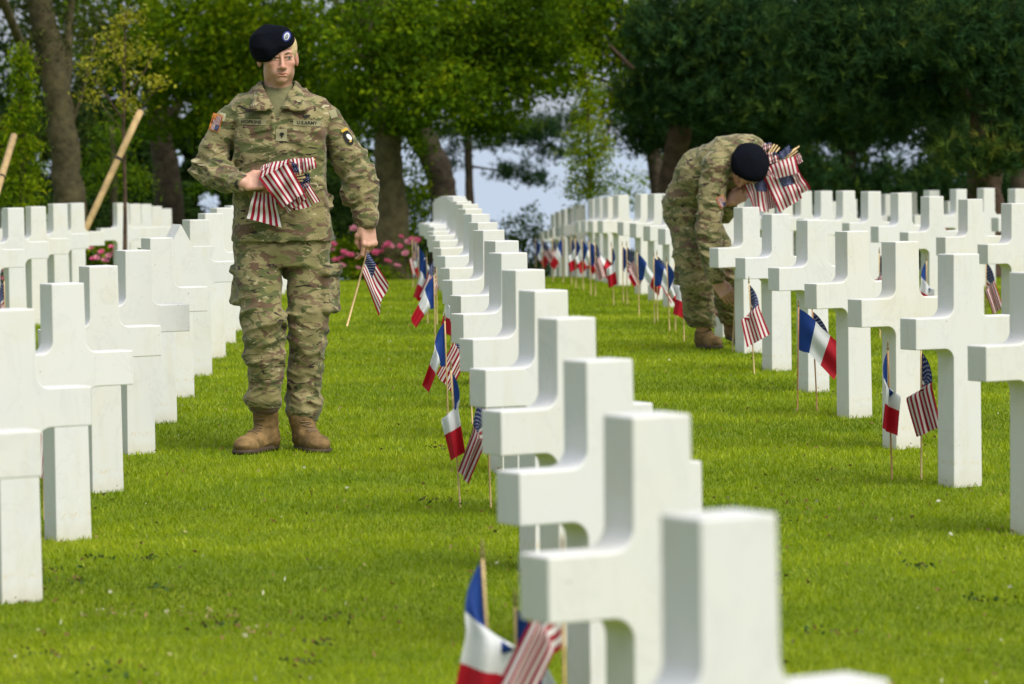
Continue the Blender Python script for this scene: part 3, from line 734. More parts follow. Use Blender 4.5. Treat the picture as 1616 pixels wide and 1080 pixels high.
def boot(parent, heel, toe, ankle_top, pitch=0.):
    """heel and toe in the person's frame (ground contact), shaft up to ankle_top"""
    heel = Vector(heel); toe = Vector(toe); d = toe-heel; dh = Vector((d.x, d.y, 0)).normalized(); L = d.length; sdv = Vector((0, 0, 1)).cross(dh)
    X = d.normalized(); Yv = Vector((0, 0, 1)).cross(X).normalized(); Z = X.cross(Yv)
    R = np.array([[X[i], Yv[i], Z[i]] for i in range(3)], np.float32)
    s = SDF(); s.frame(R, heel)
    s.ell((.045, 0, .055), (.046, .038, .05), k=.02)
    s.cap((.05, 0, .045), (L-.07, 0, .045), .040, .045, k=.03, flat=((0, 0, 1), .9))
    s.ell((L-.062, 0, .044), (.064, .050, .037), k=.02)
    s.cap((.09, 0, .075), (L-.13, 0, .062), .036, .034, k=.03)
    s.box((L/2, 0, -.2), (L, .3, .2), rnd=.01, k=.008, op='-')
    s.frame()
    at_ = Vector(ankle_top); a0 = heel+X*.062+Z*.06
    s.cap(tuple(a0), tuple(at_), .049, .056, k=.03)
    s.disp = lambda P: .0035*(ridge(P*np.array([1, 1, 2.2], np.float32), 18, 3)-.2)
    lo = [min(heel[i], toe[i], at_[i])-.09 for i in range(3)]; hi = [max(heel[i], toe[i], at_[i])+.09 for i in range(3)]
    b_ = sdf_obj('boot', s, lo, hi, .0052, BOOT, parent)
    s2 = SDF(); s2.frame(R, heel); s2.cap((.05, 0, .017), (L-.07, 0, .017), .047, .052, k=.02, flat=((0, 0, 1), .5)); s2.ell((L-.06, 0, .02), (.067, .056, .022), k=.02)
    s2.box((L/2, 0, -.1), (L, .3, .1), rnd=.001, k=.002, op='-'); s2.box((L/2, 0, .13), (L, .3, .1), rnd=.001, k=.002, op='-'); s2.frame()
    sdf_obj('sole', s2, lo, hi, .0052, SOLE, b_, smooth=0)
    # laces
    pr = BVHTree.FromPolygons([v.co for v in b_.data.vertices], [tuple(p.vertices) for p in b_.data.polygons])
    up0 = heel+X*(L-.115)+Z*.088; up1 = at_+dh*.045+Vector((0, 0, -.015)); ln = []
    for k in range(7):
        c = up0.lerp(a0+dh*.075+Z*.04, min(1, k/3)) if k < 3 else (a0+dh*.075+Z*.04).lerp(up1, (k-3)/3)
        pts = []
        for q in (-1, -.5, 0, .5, 1):
            p = c+sdv*(.022*q)+Vector((0, 0, .004*q*(1 if k % 2 else -1)))
            h = pr.find_nearest(p); pts.append(h[0]+h[1]*.002)
        V, F = tube_arrays(pts, [.0026]*5, 5); ln.append((V, F))
    V = []; F = []
    for v, f in ln:
        n = len(V); V += [tuple(x) for x in v]; F += [tuple(i+n for i in q) for q in f]
    me = bpy.data.meshes.new('laces'); me.from_pydata(V, [], [f if f[0] != f[3] else f[:3] for f in F]); link('laces', me, LACE, b_)
    return b_
def blend_axis(z, z0, w): return np.exp(-((z-z0)/w)**2)

# ---- the walking soldier
G1 = ground(446, 712); S1 = (G1-Vector((0, 0, EYE))).length/FPX*1.0
S1 = G1.y/FPX*1.0006
def L1(px, py, y=0.): return Vector(((px-446)*S1, y, (714-py)*S1))
def soldier_one():
    root = person(G1, 'soldier in camouflage uniform and black beret walking towards the camera with an armful of flags')
    HR = rotm(0, .0, math.radians(9)) @ rotm(math.radians(2), math.radians(-1.5), 0); ht = np.array(L1(441.5, 93.5, -.045)); ht = ht+np.array([0, .03, 0])
    b = SDF()
    head_sdf(b, HR, ht)
    nk = L1(439, 150, .015)
    b.cap(tuple(ht+np.array([0, .022, -.06])), (nk.x, .012, 1.50), .055, .064, k=.022)
    b.chain([(-.15, .03, 1.44), (nk.x, .02, 1.515), (.14, .03, 1.44)], [.04, .055, .04], k=.03)
    b.cap((-.005, .01, 1.30), (-.005, .015, 1.02), .11, .10, flat=((0, 1, 0), .7), k=.06)
    # arms inside the sleeves
    sh_l, el_l, wr_l = (-.225, .02, 1.41), (-.322, .035, 1.205), tuple(L1(385, 290, -.185))
    sh_r, el_r, wr_r = (.205, .02, 1.41), (.305, .035, 1.235), tuple(L1(580, 356, -.03))
    b.chain([sh_l, el_l, wr_l], [.05, .04, .027], k=.02); b.chain([sh_r, el_r, wr_r], [.05, .04, .027], k=.02)
    # legs inside the trousers
    b.chain([(-.09, .01, .92), tuple(L1(417, 500, -.075)), tuple(L1(419, 640, -.02))], [.075, .045, .04], k=.02); b.chain([(.09, .01, .92), tuple(L1(486, 510, .01)), tuple(L1(479, 650, .05))], [.075, .045, .04], k=.02)
    # his right hand grips the bundle: fingers point to the right of the picture, back of the hand to the viewer
    d = Vector((.94, -.05, .12)).normalized(); back = Vector((-.12, -.86, .50)); yv = -(back-back.dot(d)*d).normalized(); zz = -d; xx = yv.cross(zz)
    RA = np.array([[xx[i], yv[i], zz[i]] for i in range(3)])
    thumb_side = 1 if xx.z > 0 else -1
    hand_sdf(b, RA, wr_l, [(.75, 1.0, .8), (.85, 1.1, .8), (.9, 1.1, .8), (.95, 1.1, .8)], 0, [(.026, .000, -.02), (.044, .004, -.05), (.046, .010, -.080), (.036, .022, -.104)], thumb_side, 1.02)
    # his left hand hangs and pinches the stick
    d = Vector((.10, -.18, -1)).normalized(); back = Vector((.55, -.8, 0)); yv = -(back-back.dot(d)*d).normalized(); zz = -d; xx = yv.cross(zz)
    RB = np.array([[xx[i], yv[i], zz[i]] for i in range(3)])
    ts = 1 if xx.x < 0 else -1
    hand_sdf(b, RB, wr_r, [(.45, .75, .45), (.70, .95, .6), (.85, 1.05, .7), (.95, 1.1, .7)], 0, [(.024, .004, -.022), (.040, .022, -.045), (.036, .036, -.072), (.024, .040, -.094)], ts, 1.02)
    def warp(P):      # finer steps through the head
        Q = P.copy(); z = P[:, 2]; Q[:, 2] = np.where(z > 1.57, 1.57+(z-1.57)*.5, z); return Q
    b.warp = warp
    body = sdf_obj('body', b, (-.48, -.35, .05), (.48, .25, 2.35), .0034, SKIN, root, col=skin_tint(HR, ht), sm=.3)
    face_bits(body, HR, ht)
    # hair
    h = SDF(); h.frame(HR, ht); h.ell((.002, .018, .040), (.0810, .0990, .0880)); h.box((0, -.165, .02), (.2, .10, .2), R=rotm(math.radians(-12), 0, 0), k=.01, op='-'); h.box((0, .0, -.135), (.2, .2, .10), R=rotm(math.radians(18), 0, 0), k=.02, op='-'); h.frame()
    h.disp = lambda P: .0022*(vnoise(P, 260)-.3)
    sdf_obj('hair', h, ht-.14, ht+.14, .004, HAIRM, body)
    # beret
    s = SDF(); s.frame(HR, ht); a = math.radians(-33)
    BRR = rotm(0, a, 0)
    s.ell((-.025, .006, .048), (.089, .110, .094), BRR); s.ell((-.057, -.012, .030), (.048, .090, .078), BRR, k=.03)
    s.ell((.010, -.055, .078), (.046, .045, .055), BRR, k=.03)
    nrm = np.array([-math.sin(math.radians(34)), -.10, math.cos(math.radians(34))]); nrm /= np.linalg.norm(nrm)
    hc = -nrm*.30+np.array([-.018, 0, .021])
    zx = np.cross([0, 1, 0], nrm); zx /= np.linalg.norm(zx); zy = np.cross(nrm, zx)
    s.box(tuple(hc), (.4, .4, .30), R=np.stack([zx, zy, nrm], 1).astype(np.float32), rnd=.001, k=.012, op='-')
    s.cap((-.11, -.10, .125), (.03, -.12, .12), .012, k=.03, op='-')
    s.disp = lambda P: .007*(ridge(P*np.array([1, 1, 1.6], np.float32), 11, 1.5)-.5)+.003*(vnoise(P, 34)-.5); s.frame()
    ber = sdf_obj('beret', s, ht-.16, ht+.2, .004, BLACKWOOL, root)
    # beret flash and crest
    prb = Proj(ber); fc = L1(456.5, 61.5)
    for nm, w, hh, mt, off in (('beret_flash', .034, .046, simple('blue beret flash', (.012, .03, .22), .6), .002), ('crest_rim', .022, .034, simple('white flash rim', (.6, .6, .62), .7), .0045), ('crest', .014, .024, simple('dark silver crest', (.16, .17, .19), .4, metallic=.5), .007)):
        patch(nm, prb, (fc.x-.006, fc.z), w, hh, mt, ber, -.35, off, 6, 6, shape='oval')
    # t-shirt
    t = SDF(); t.loft([1.25, 1.42, 1.50, 1.545], [.15, .15, .10, .068], [.10, .104, .085, .070], cx=[-.01, -.012, -.014, -.014], cy=[.0, .0, .008, .012], k=.03)
    t.cap((-.015, .012, 1.54), (-.016, .010, 1.575), .0645, .0625, k=.012)
    t.post = lambda P, d: np.maximum(d, P[:, 2]-1.578-.3*P[:, 1])
    t.disp = lambda P: .003*(ridge(P*np.array([1, 1, .5], np.float32), 20, 2)-.4)
    sdf_obj('t_shirt', t, (-.2, -.2, 1.25), (.2, .2, 1.64), .0055, TSHIRT, root)
    # jacket
    j = SDF()
    zs = [.905, .96, 1.02, 1.12, 1.25, 1.36, 1.44, 1.50, 1.545, 1.575]
    j.loft(zs, [.216, .214, .206, .197, .200, .204, .192, .150, .098, .080], [.150, .145, .138, .128, .130, .132, .128, .108, .088, .078],
           cx=[.002, .002, 0, -.004, -.006, -.006, -.006, -.010, -.012, -.014], cy=[.01, .01, .01, .01, .012, .012, .012, .014, .014, .014], k=.03)
    j.chain([(-.07, .016, 1.528), (-.160, .02, 1.466), (-.222, .022, 1.414)], [.048, .057, .065], k=.03)
    j.chain([(.05, .016, 1.528), (.136, .02, 1.472), (.197, .022, 1.422)], [.048, .057, .063], k=.03)
    cl = Vector(wr_l); e2 = Vector(el_l)
    w0 = e2.lerp(cl, .90)
    j.chain([(-.222, .022, 1.414), (-.278, .03, 1.31), (-.314, .035, 1.215)], [.065, .065, .064], k=.012)
    j.chain([(-.322, .035, 1.215), tuple(e2.lerp(cl, .5)+Vector((0, 0, -.008))), tuple(w0)], [.070, .060, .041], k=.03)
    c2 = Vector(wr_r)
    j.chain([(.197, .022, 1.422), (.258, .03, 1.32), (.300, .035, 1.235)], [.063, .066, .069], k=.012)
    j.chain([(.305, .035, 1.235), tuple(L1(573, 315, .01)), tuple(L1(578, 343, -.015)), tuple(c2+Vector((-.001, .002, .012)))], [.076, .068, .050, .042], k=.03)
    # open neck
    ax = L1(437, 192)
    def post(P, d):
        x = P[:, 0]-(ax.x+.012*0); z = P[:, 2]-ax.z; f = P[:, 1]
        # wedge in front plus the neck hole
        w = np.abs(x+.0)-(z*.56); wd = np.maximum(w*.87, f+.02-0*z)
        d = np.maximum(d, -np.minimum(-wd, 1)*-1*-1) if False else np.maximum(d, -wd)
        q = np.sqrt((P[:, 0]+.016)**2+(P[:, 1]-.012)**2)-.066
        d = np.maximum(d, -np.maximum(q, 1.50-P[:, 2]))
        d = np.maximum(d, P[:, 2]-1.566)
        hem = .900+.012*np.sin(P[:, 0]*14+.6)-P[:, 2]
        d = np.maximum(d, hem)
        # hollow below the hem
        inner = np.sqrt((P[:, 0]/.205)**2+((P[:, 1]-.01)/.128)**2)-1
        d = np.maximum(d, -np.maximum(inner*.13, P[:, 2]-.99))
        return d
    j.post = post
    def disp(P):
        x, y, z = P.T; o = np.zeros(len(P), np.float32)
        tor = np.clip(1-np.maximum(np.abs(x+.005)-.19, 0)/.03, 0, 1)*(z < 1.6); sl = 1-tor
        w1 = P*np.array([.55, .55, 1.5], np.float32)+np.array([0, 0, 0], np.float32)
        w1[:, 2] += .45*np.abs(x)*1.0
        n1 = ridge(w1, 11, 2.0); n2 = ridge(P*np.array([1.5, 1, .55], np.float32)+3, 9, 2.2)
        o += tor*(.013*(n1-.45)*(.40+blend_axis(z, 1.13, .10)+.6*blend_axis(z, 1.40, .06)*(np.abs(x) > .12))+.011*(n2-.45)+.007*(ridge(w1*1.0+4.3, 21, 1.8)-.42))
        for q_, c_ in ((-1, (-.205, 1.40)), (1, (.190, 1.41))):   # folds running down from the armhole
            o -= .007*np.exp(-((x-c_[0]-q_*.10*(c_[1]-z))/.012)**2)*np.clip((c_[1]+.06-z)/.05, 0, 1)*np.clip((z-1.16)/.1, 0, 1)*(y < .05)
        # sleeves: rings across the limb, stronger near the bend
        ws = P.copy(); ws[:, 2] = ws[:, 2]*2.0+np.where(x > 0, -x, x)*.9; ws[:, :2] *= .8
        n3 = ridge(ws, 10, 1.8); n4 = ridge(ws+1.7, 19, 1.6)
        st = .30+np.exp(-((z-1.20)/.10)**2)+.9*np.exp(-((z-1.09)/.06)**2)*(x > 0)
        o += sl*(.019*(n3-.46)*st+.010*(n4-.45)*st)
        o += .003*(vnoise(P, 30)-.5)
        # placket, its stitched edge, pocket flaps and cuffs
        fr = (y < 0)&(np.abs(x) < .25)
        pl = np.clip((x-(-.024))/.004, 0, 1)*np.clip((.022-x)/.006, 0, 1); o += np.where(fr&(z < ax.z+.01), .0035*pl, 0)
        for cx_, cz_, w_, h_, an in ((-.115, 1.385, .062, .016, .10), (.105, 1.385, .062, .016, -.10)):
            u = (x-cx_)*math.cos(an)+(z-cz_)*math.sin(an); v = -(x-cx_)*math.sin(an)+(z-cz_)*math.cos(an)
            o += np.where(fr, .0035*np.clip((w_-np.abs(u))/.004, 0, 1)*np.clip((h_-np.abs(v))/.004, 0, 1), 0)
        o += np.where((z < .935)&fr, .0015*np.clip((z-.925)/.004, 0, 1), 0)
        for c, ax_ in ((np.array(c2+Vector((-.001, .002, .030))), np.array([0.05, -.1, 1.])), (np.array(w0), np.array([.8, -.55, 0.]))):
            q = P-c.astype(np.float32); r = np.sqrt((q*q).sum(1)); o += .004*np.clip((.052-r)/.006, 0, 1)
        # collar band around the neck hole
        q = np.sqrt((x+.014)**2+(y-.014)**2); o += .0*q
        return o
    j.disp = disp
    jk = sdf_obj('jacket', j, (-.45, -.32, .88), (.48, .24, 1.66), .0052, CAMO, root)
    # collar flaps
    def collar(q):
        inner = [Vector((-.014+q*.020, .086, 1.575)), Vector((-.014+q*.060, .056, 1.586)), Vector((-.014+q*.0735, .0, 1.590)), Vector((-.014+q*.064, -.052, 1.562)), Vector((-.014+q*.041, -.096, 1.515)), Vector((-.020+q*.012, -.120, 1.470))]
        outer = [Vector((-.014+q*.022, .102, 1.545)), Vector((-.014+q*.082, .072, 1.548)), Vector((-.014+q*.104, .0, 1.543)), Vector((-.014+q*.112, -.062, 1.507)), Vector((-.012+q*.126, -.116, 1.462)), Vector((-.012+q*.056, -.136, 1.462))]
        bm = bmesh.new(); rows = []
        for i in range(16):
            t_ = i/15*5; k = min(4, int(t_)); f = t_-k
            a, c = inner[k].lerp(inner[k+1], f), outer[k].lerp(outer[k+1], f); r_ = []
            for jx in range(7):
                w_ = jx/6; p = a.lerp(c, w_)+Vector((q*.005, -.006, .005))*math.sin(math.pi*w_); r_.append(bm.verts.new(p))
            rows.append(r_)
        for i in range(15):
            for jx in range(6): bm.faces.new((rows[i][jx], rows[i][jx+1], rows[i+1][jx+1], rows[i+1][jx]))
        o = link('collar', bm_mesh('collar', bm, True), CAMO, jk)
        md = o.modifiers.new('solid', 'SOLIDIFY'); md.thickness = .0045; md.offset = 0
        return o
    collar(-1); collar(1)
    # cargo-pocket trousers
    p = SDF()
    p.loft([.80, .88, .96, 1.02], [.190, .205, .200, .18], [.115, .128, .125, .11], cx=[-.002, -.002, 0, 0], cy=[.012, .012, .01, .01], k=.03)
    p.chain([(-.096, .012, .86), tuple(L1(410, 440, -.03)), tuple(L1(417, 500, -.085)), tuple(L1(418, 560, -.065)), tuple(L1(419, 620, -.035)), tuple(L1(419, 641, -.02))], [.106, .096, .083, .079, .076, .068], k=.015)
    p.chain([(.092, .012, .86), tuple(L1(482, 440, .015)), tuple(L1(486, 510, .0)), tuple(L1(483, 575, .03)), tuple(L1(479, 640, .05)), tuple(L1(479, 659, .05))], [.108, .095, .085, .078, .072, .066], k=.015)
    pc = L1(382, 452, -.01); p.box(tuple(pc), (.022, .070, .086), R=rotm(0, math.radians(12), math.radians(24)), rnd=.018, k=.012)
    p.box(tuple(L1(380, 428, -.012)), (.023, .070, .020), R=rotm(0, math.radians(16), math.radians(24)), rnd=.010, k=.01)
    pc = L1(519, 458, .0); p.box(tuple(pc), (.024, .068, .103), R=rotm(0, math.radians(-4), math.radians(-28)), rnd=.018, k=.012)
    p.box(tuple(L1(521, 428, -.006)), (.026, .070, .022), R=rotm(0, math.radians(-8), math.radians(-28)), rnd=.008, k=.006)
    def pdisp(P):
        x, y, z = P.T
        w = P.copy(); w[:, 2] = w[:, 2]*1.9+np.abs(x)*.8; w[:, :2] *= .75
        n1 = ridge(w, 9, 1.9); n2 = ridge(w+2.3, 18, 1.6); n3 = ridge(P*np.array([1.6, 1, .5], np.float32)+5, 9, 2)
        st = .28+1.0*blend_axis(z, .56, .09)+1.0*blend_axis(z, .40, .07)+1.1*blend_axis(z, .24, .07)
        o = .017*(n1-.46)*st+.009*(n2-.45)*st+.009*(n3-.45)*(z > .6)
        hemz = np.where(x < 0, .193, .138); o += .010*blend_axis(z, hemz+.03, .022)-.012*np.clip((hemz-z)/.03, 0, 1)
        kn = np.exp(-(((z-.55)/.09)**2)); o += .004*kn*(y < 0)
        seam = np.where(x > 0, np.abs(z-.655), np.abs(z-.69)); o -= .003*np.clip((.006-seam)/.006, 0, 1)*(y < 0)
        return o.astype(np.float32)
    p.disp = pdisp
    def ppost(P, d):
        x, y, z = P.T
        hz = np.where(x < .01, .158, .108)
        d = np.maximum(d, hz-z)
        xc = .010+.006*np.sin(z*19); gap = .0035+.012*np.clip((.72-z)/.12, 0, 1)*np.clip((z-.50)/.15, 0, 1)
        gp = np.maximum(np.abs(x-xc)-gap, z-.735); h_ = np.clip(.5+.5*(d+gp)/.02, 0, 1)*0
        k_ = .016; e = -gp; h_ = np.clip(.5-.5*(d-e)/k_, 0, 1); return d+(e-d)*h_+k_*h_*(1-h_)
    p.post = ppost
    sdf_obj('trousers', p, (-.30, -.20, .10), (.32, .22, 1.04), .0055, CAMO2, root)
    # boots
    boot(root, L1(433, 714, .085), L1(378, 716, -.175)+Vector((0, 0, -.006)), L1(419, 648, -.01))
    boot(root, L1(474, 714, .10), L1(509, 716, -.165)+Vector((0, 0, -.004)), L1(476, 662, .03))
    # tapes, badges and patches
    pj = Proj(jk)
    a1 = -.04; n1 = L1(400.5, 195.0); n2 = L1(485.5, 196.5)
    patch('name_tape', pj, (n1.x, n1.z), .118, .024, TAN, jk, -a1*-1, .004, 10, 3); lettering('HOPKINS', pj, (n1.x-.006, n1.z), .0150, jk, a1, squeeze=.98)
    patch('name_tape', pj, (n2.x, n2.z), .118, .024, TAN, jk, a1, .004, 10, 3); lettering('U.S.ARMY', pj, (n2.x, n2.z), .0150, jk, a1, squeeze=.98)
    r1 = L1(445.5, 215.5); patch('rank_patch', pj, (r1.x, r1.z), .048, .050, TAN, jk, 0, .004, 5, 5)
    def poly_patch(name, pts, mt, off=.007):
        bm = bmesh.new(); vs_ = [bm.verts.new((x, pj.y(x, z, off), z)) for x, z in pts]; f = bm.faces.new(vs_); bmesh.ops.triangulate(bm, faces=[f])
        return link(name, bm_mesh(name, bm), mt, jk)
    cx_, cz_ = r1.x+.002, r1.z+.001
    poly_patch('rank_badge', [(cx_-.010, cz_+.004), (cx_-.005, cz_+.010), (cx_+.005, cz_+.010), (cx_+.010, cz_+.004), (cx_+.006, cz_-.003), (cx_, cz_-.014), (cx_-.006, cz_-.003)], BLACKTHREAD)
    w1 = L1(485, 186.5)
    poly_patch('chest_badge', [(w1.x+dx/1000, w1.z+dz/1000) for dx, dz in ((-17, 6), (-14, 1), (-6, -4), (0, -8), (6, -4), (14, 1), (17, 6), (13, 8), (9, 3), (4, 3), (4, 8), (-4, 8), (-4, 3), (-9, 3), (-13, 8))], BLACKTHREAD, .005)
    # sleeve patches
    FLAGP = USF; OR = simple('orange patch border', (.50, .20, .04), .8)
    c = L1(343, 196); patch('sleeve_flag_border', pj, (c.x, c.z), .046, .076, OR, jk, math.radians(-16), .005, 5, 6)
    pf = L1(343.3, 196.3)
    def ff(u, v):
        a, b_ = (v-.5)*.035, (u-.5)*.064; an = math.radians(-16); x = pf.x+a*math.cos(an)-b_*math.sin(an); z = pf.z+a*math.sin(an)+b_*math.cos(an); return (x, pj.y(x, z, .0075), z)
    link('sleeve_flag', grid_mesh('sleeve_flag', ff, 8, 5), USF, jk)
    c = L1(353, 187); patch('sleeve_tab', pj, (c.x, c.z), .026, .034, simple('cream tab', (.42, .39, .25), .85), jk, math.radians(-14), .004, 3, 3)
    c = L1(527, 182); patch('sleeve_tab', pj, (c.x, c.z), .030, .036, TAN, jk, math.radians(18), .004, 3, 3)
    c = L1(550.5, 219.5); an = math.radians(27)
    patch('unit_patch', pj, (c.x, c.z), .036, .070, BLACKTHREAD, jk, an, .005, 8, 8, shape='oval')
    c2_ = L1(544.5, 207.5); patch('unit_tab', pj, (c2_.x, c2_.z), .030, .012, simple('yellow tab', (.55, .36, .04), .8), jk, an, .0075, 5, 2)
    c3 = L1(552, 218.5); patch('eagle_head', pj, (c3.x, c3.z), .017, .032, simple('white thread', (.7, .7, .68), .8), jk, an+.25, .0075, 5, 5, shape='oval')
    c4 = L1(554, 225); patch('eagle_beak', pj, (c4.x, c4.z), .010, .007, simple('yellow thread', (.6, .4, .05), .8), jk, an, .0085, 3, 2)
    # watch band
    w = Vector(wr_l); dd = (Vector(wr_l)-Vector(el_l)).normalized()
    bm = bmesh.new(); ring = []
    aa = dd.cross(Vector((0, 0, 1))).normalized(); bb = dd.cross(aa)
    for k in range(20):
        t_ = 2*math.pi*k/20; rr = .0335
        ring.append([bm.verts.new(w+dd*o_+(aa*math.cos(t_)+bb*math.sin(t_))*(rr+e_)) for o_, e_ in ((-.012, 0), (-.010, .004), (.006, .003), (.008, 0))])
    for k in range(20):
        for i in range(3): bm.faces.new((ring[k][i], ring[k][i+1], ring[(k+1) % 20][i+1], ring[(k+1) % 20][i]))
    link('watch_strap', bm_mesh('watch_strap', bm, True), simple('dark watch strap', (.02, .025, .02), .7), body)
    return root, pj

LP_ = {}
def local_px(root):
    Mi = root.matrix_world.inverted()
    o = Mi @ Vector((0, 0, EYE))
    def f(px, py, y=0.):
        d = Mi.to_3x3() @ ray(px, py); t = (y-o.y)/d.y; return o+d*t
    return f
def held_flag(name_label, root, stick, cloth, group, fin=True, wood=None):
    """a small flag carried in a hand; points are in the person's frame, but the flag is a thing of its own"""
    o = bpy.data.objects.new('flag', None); COL.objects.link(o); o.matrix_world = root.matrix_world.copy(); tag(o, name_label, 'flag', group)
    a, b = Vector(stick[0]), Vector(stick[1])
    st = tube('stick', [a.lerp(b, i/3) for i in range(4)], [.0045]*4, wood or WOOD, o, 7)
    if fin:
        d = (b-a).normalized(); prof = [(0, .0035), (.008, .006), (.016, .0035), (.024, .0042), (.040, .0004)]
        tube('finial', [b+d*h for h, r in prof], [r for h, r in prof], GOLD, o, 6)
    for kw in cloth: stars_cloth('flag_cloth', parent=o, kind='us', **kw)
    return o
def one_flags(root):
    P = local_px(root); g1 = 'flags carried on the arm of the walking soldier'
    Z = lambda x, y, d: tuple(P(360+x/7.7125, 230+y/7.7125, d))
    hand = P(402, 290, -.215)
    def fl_(label, tip, cl, d0=Vector((0, 0, 0)), fin=False): held_flag(label, root, (hand+d0+Vector((.02, .02, .0)), tip), cl, g1, fin)
    fl_('striped flag hanging lowest below the hand of the walking soldier', P(470, 296, -.215),
        [dict(corners=[Z(318, 560, -.17), Z(225, 885, -.175), Z(655, 1000, -.18), Z(560, 600, -.18)], uvr=(.45, 1, .08, .92), wave=.010, seed=3, nw=1.8)])
    fl_('striped flag at the back of the folded armful, its edge fanned out', P(478, 285, -.22),
        [dict(corners=[Z(720, 560, -.19), Z(790, 795, -.20), Z(1030, 735, -.20), Z(930, 540, -.19)], uvr=(.5, 1, .3, .95), wave=.004, seed=5, nw=1.2),
         dict(corners=[Z(900, 480, -.205), Z(1040, 700, -.215), Z(1130, 680, -.215), Z(975, 440, -.205)], uvr=(.5, 1, .15, .55), wave=.003, seed=6, nw=1)], Vector((0, .01, -.01)))
    fl_('flag with its dark blue starred corner showing inside the armful', P(482, 280, -.23),
        [dict(corners=[Z(770, 360, -.205), Z(850, 520, -.21), Z(1000, 500, -.205), Z(990, 340, -.20)], uvr=(.0, .38, .5, 1), wave=.006, seed=7)], Vector((0, .01, .0)))
    fl_('flag folded double, second layer of the striped armful', P(480, 275, -.235),
        [dict(corners=[Z(440, 420, -.195), Z(720, 830, -.205), Z(960, 640, -.205), Z(760, 280, -.195)], uvr=(.45, 1, .04, 1.0), wave=.011, seed=8, nw=1.9)], Vector((0, .0, .005)))
    fl_('flag folded once more under the uppermost, its end ragged', P(476, 272, -.235),
        [dict(corners=[Z(520, 520, -.205), Z(740, 800, -.215), Z(900, 690, -.215), Z(800, 380, -.205)], uvr=(.5, 1, .1, .9), wave=.010, seed=18, nw=2.0, edge=.006),
         dict(corners=[Z(395, 250, -.205), Z(378, 330, -.222), Z(500, 260, -.225), Z(520, 205, -.205)], uvr=(.6, .8, .2, .8), wave=.004, seed=19, nw=1.6)], Vector((0, .0, .003)))
    fl_('uppermost striped flag draped over the armful of the walking soldier', P(484, 268, -.24),
        [dict(corners=[Z(372, 400, -.232), Z(655, 765, -.245), Z(935, 575, -.245), Z(735, 205, -.235)], uvr=(.42, 1, 0, 1), wave=.011, seed=9, nw=2.1, bulge=.008),
         dict(corners=[Z(430, 228, -.205), Z(372, 405, -.234), Z(738, 208, -.237), Z(745, 160, -.205)], uvr=(.6, .8, 0, 1), wave=.004, seed=10, nw=1.6)], Vector((0, .0, .01)))
    fl_('flag rolled into a striped tube at the top right of the armful', P(497, 252, -.235),
        [dict(corners=[Z(745, 165, -.215), Z(800, 350, -.235), Z(905, 365, -.235), Z(890, 150, -.215)], uvr=(.4, .8, .2, .7), wave=.004, seed=11, bulge=.012),
         dict(corners=[Z(880, 160, -.225), Z(900, 340, -.245), Z(1080, 265, -.245), Z(1055, 140, -.225)], uvr=(.5, .9, .3, 1.0), wave=.003, seed=12, bulge=.022),
         dict(corners=[Z(760, 190, -.240), Z(800, 320, -.243), Z(880, 330, -.243), Z(830, 220, -.240)], uvr=(0, .3, .55, .9), wave=.004, seed=13)], Vector((0, .0, .015)))
    a, b = P(547.5, 515, -.075), P(583, 386, -.030)
    held_flag('flag held upside down by its stick in the lowered hand of the walking soldier', root, (a, b),
        [dict(corners=[P(580, 397, -.055), P(614, 447, -.075), P(596, 499, -.075), P(572, 432, -.062)], uvr=(0, 1, 1, 0), wave=.006, seed=15, nw=1.5, edge=.005)], 'flag in the lowered hand', False)

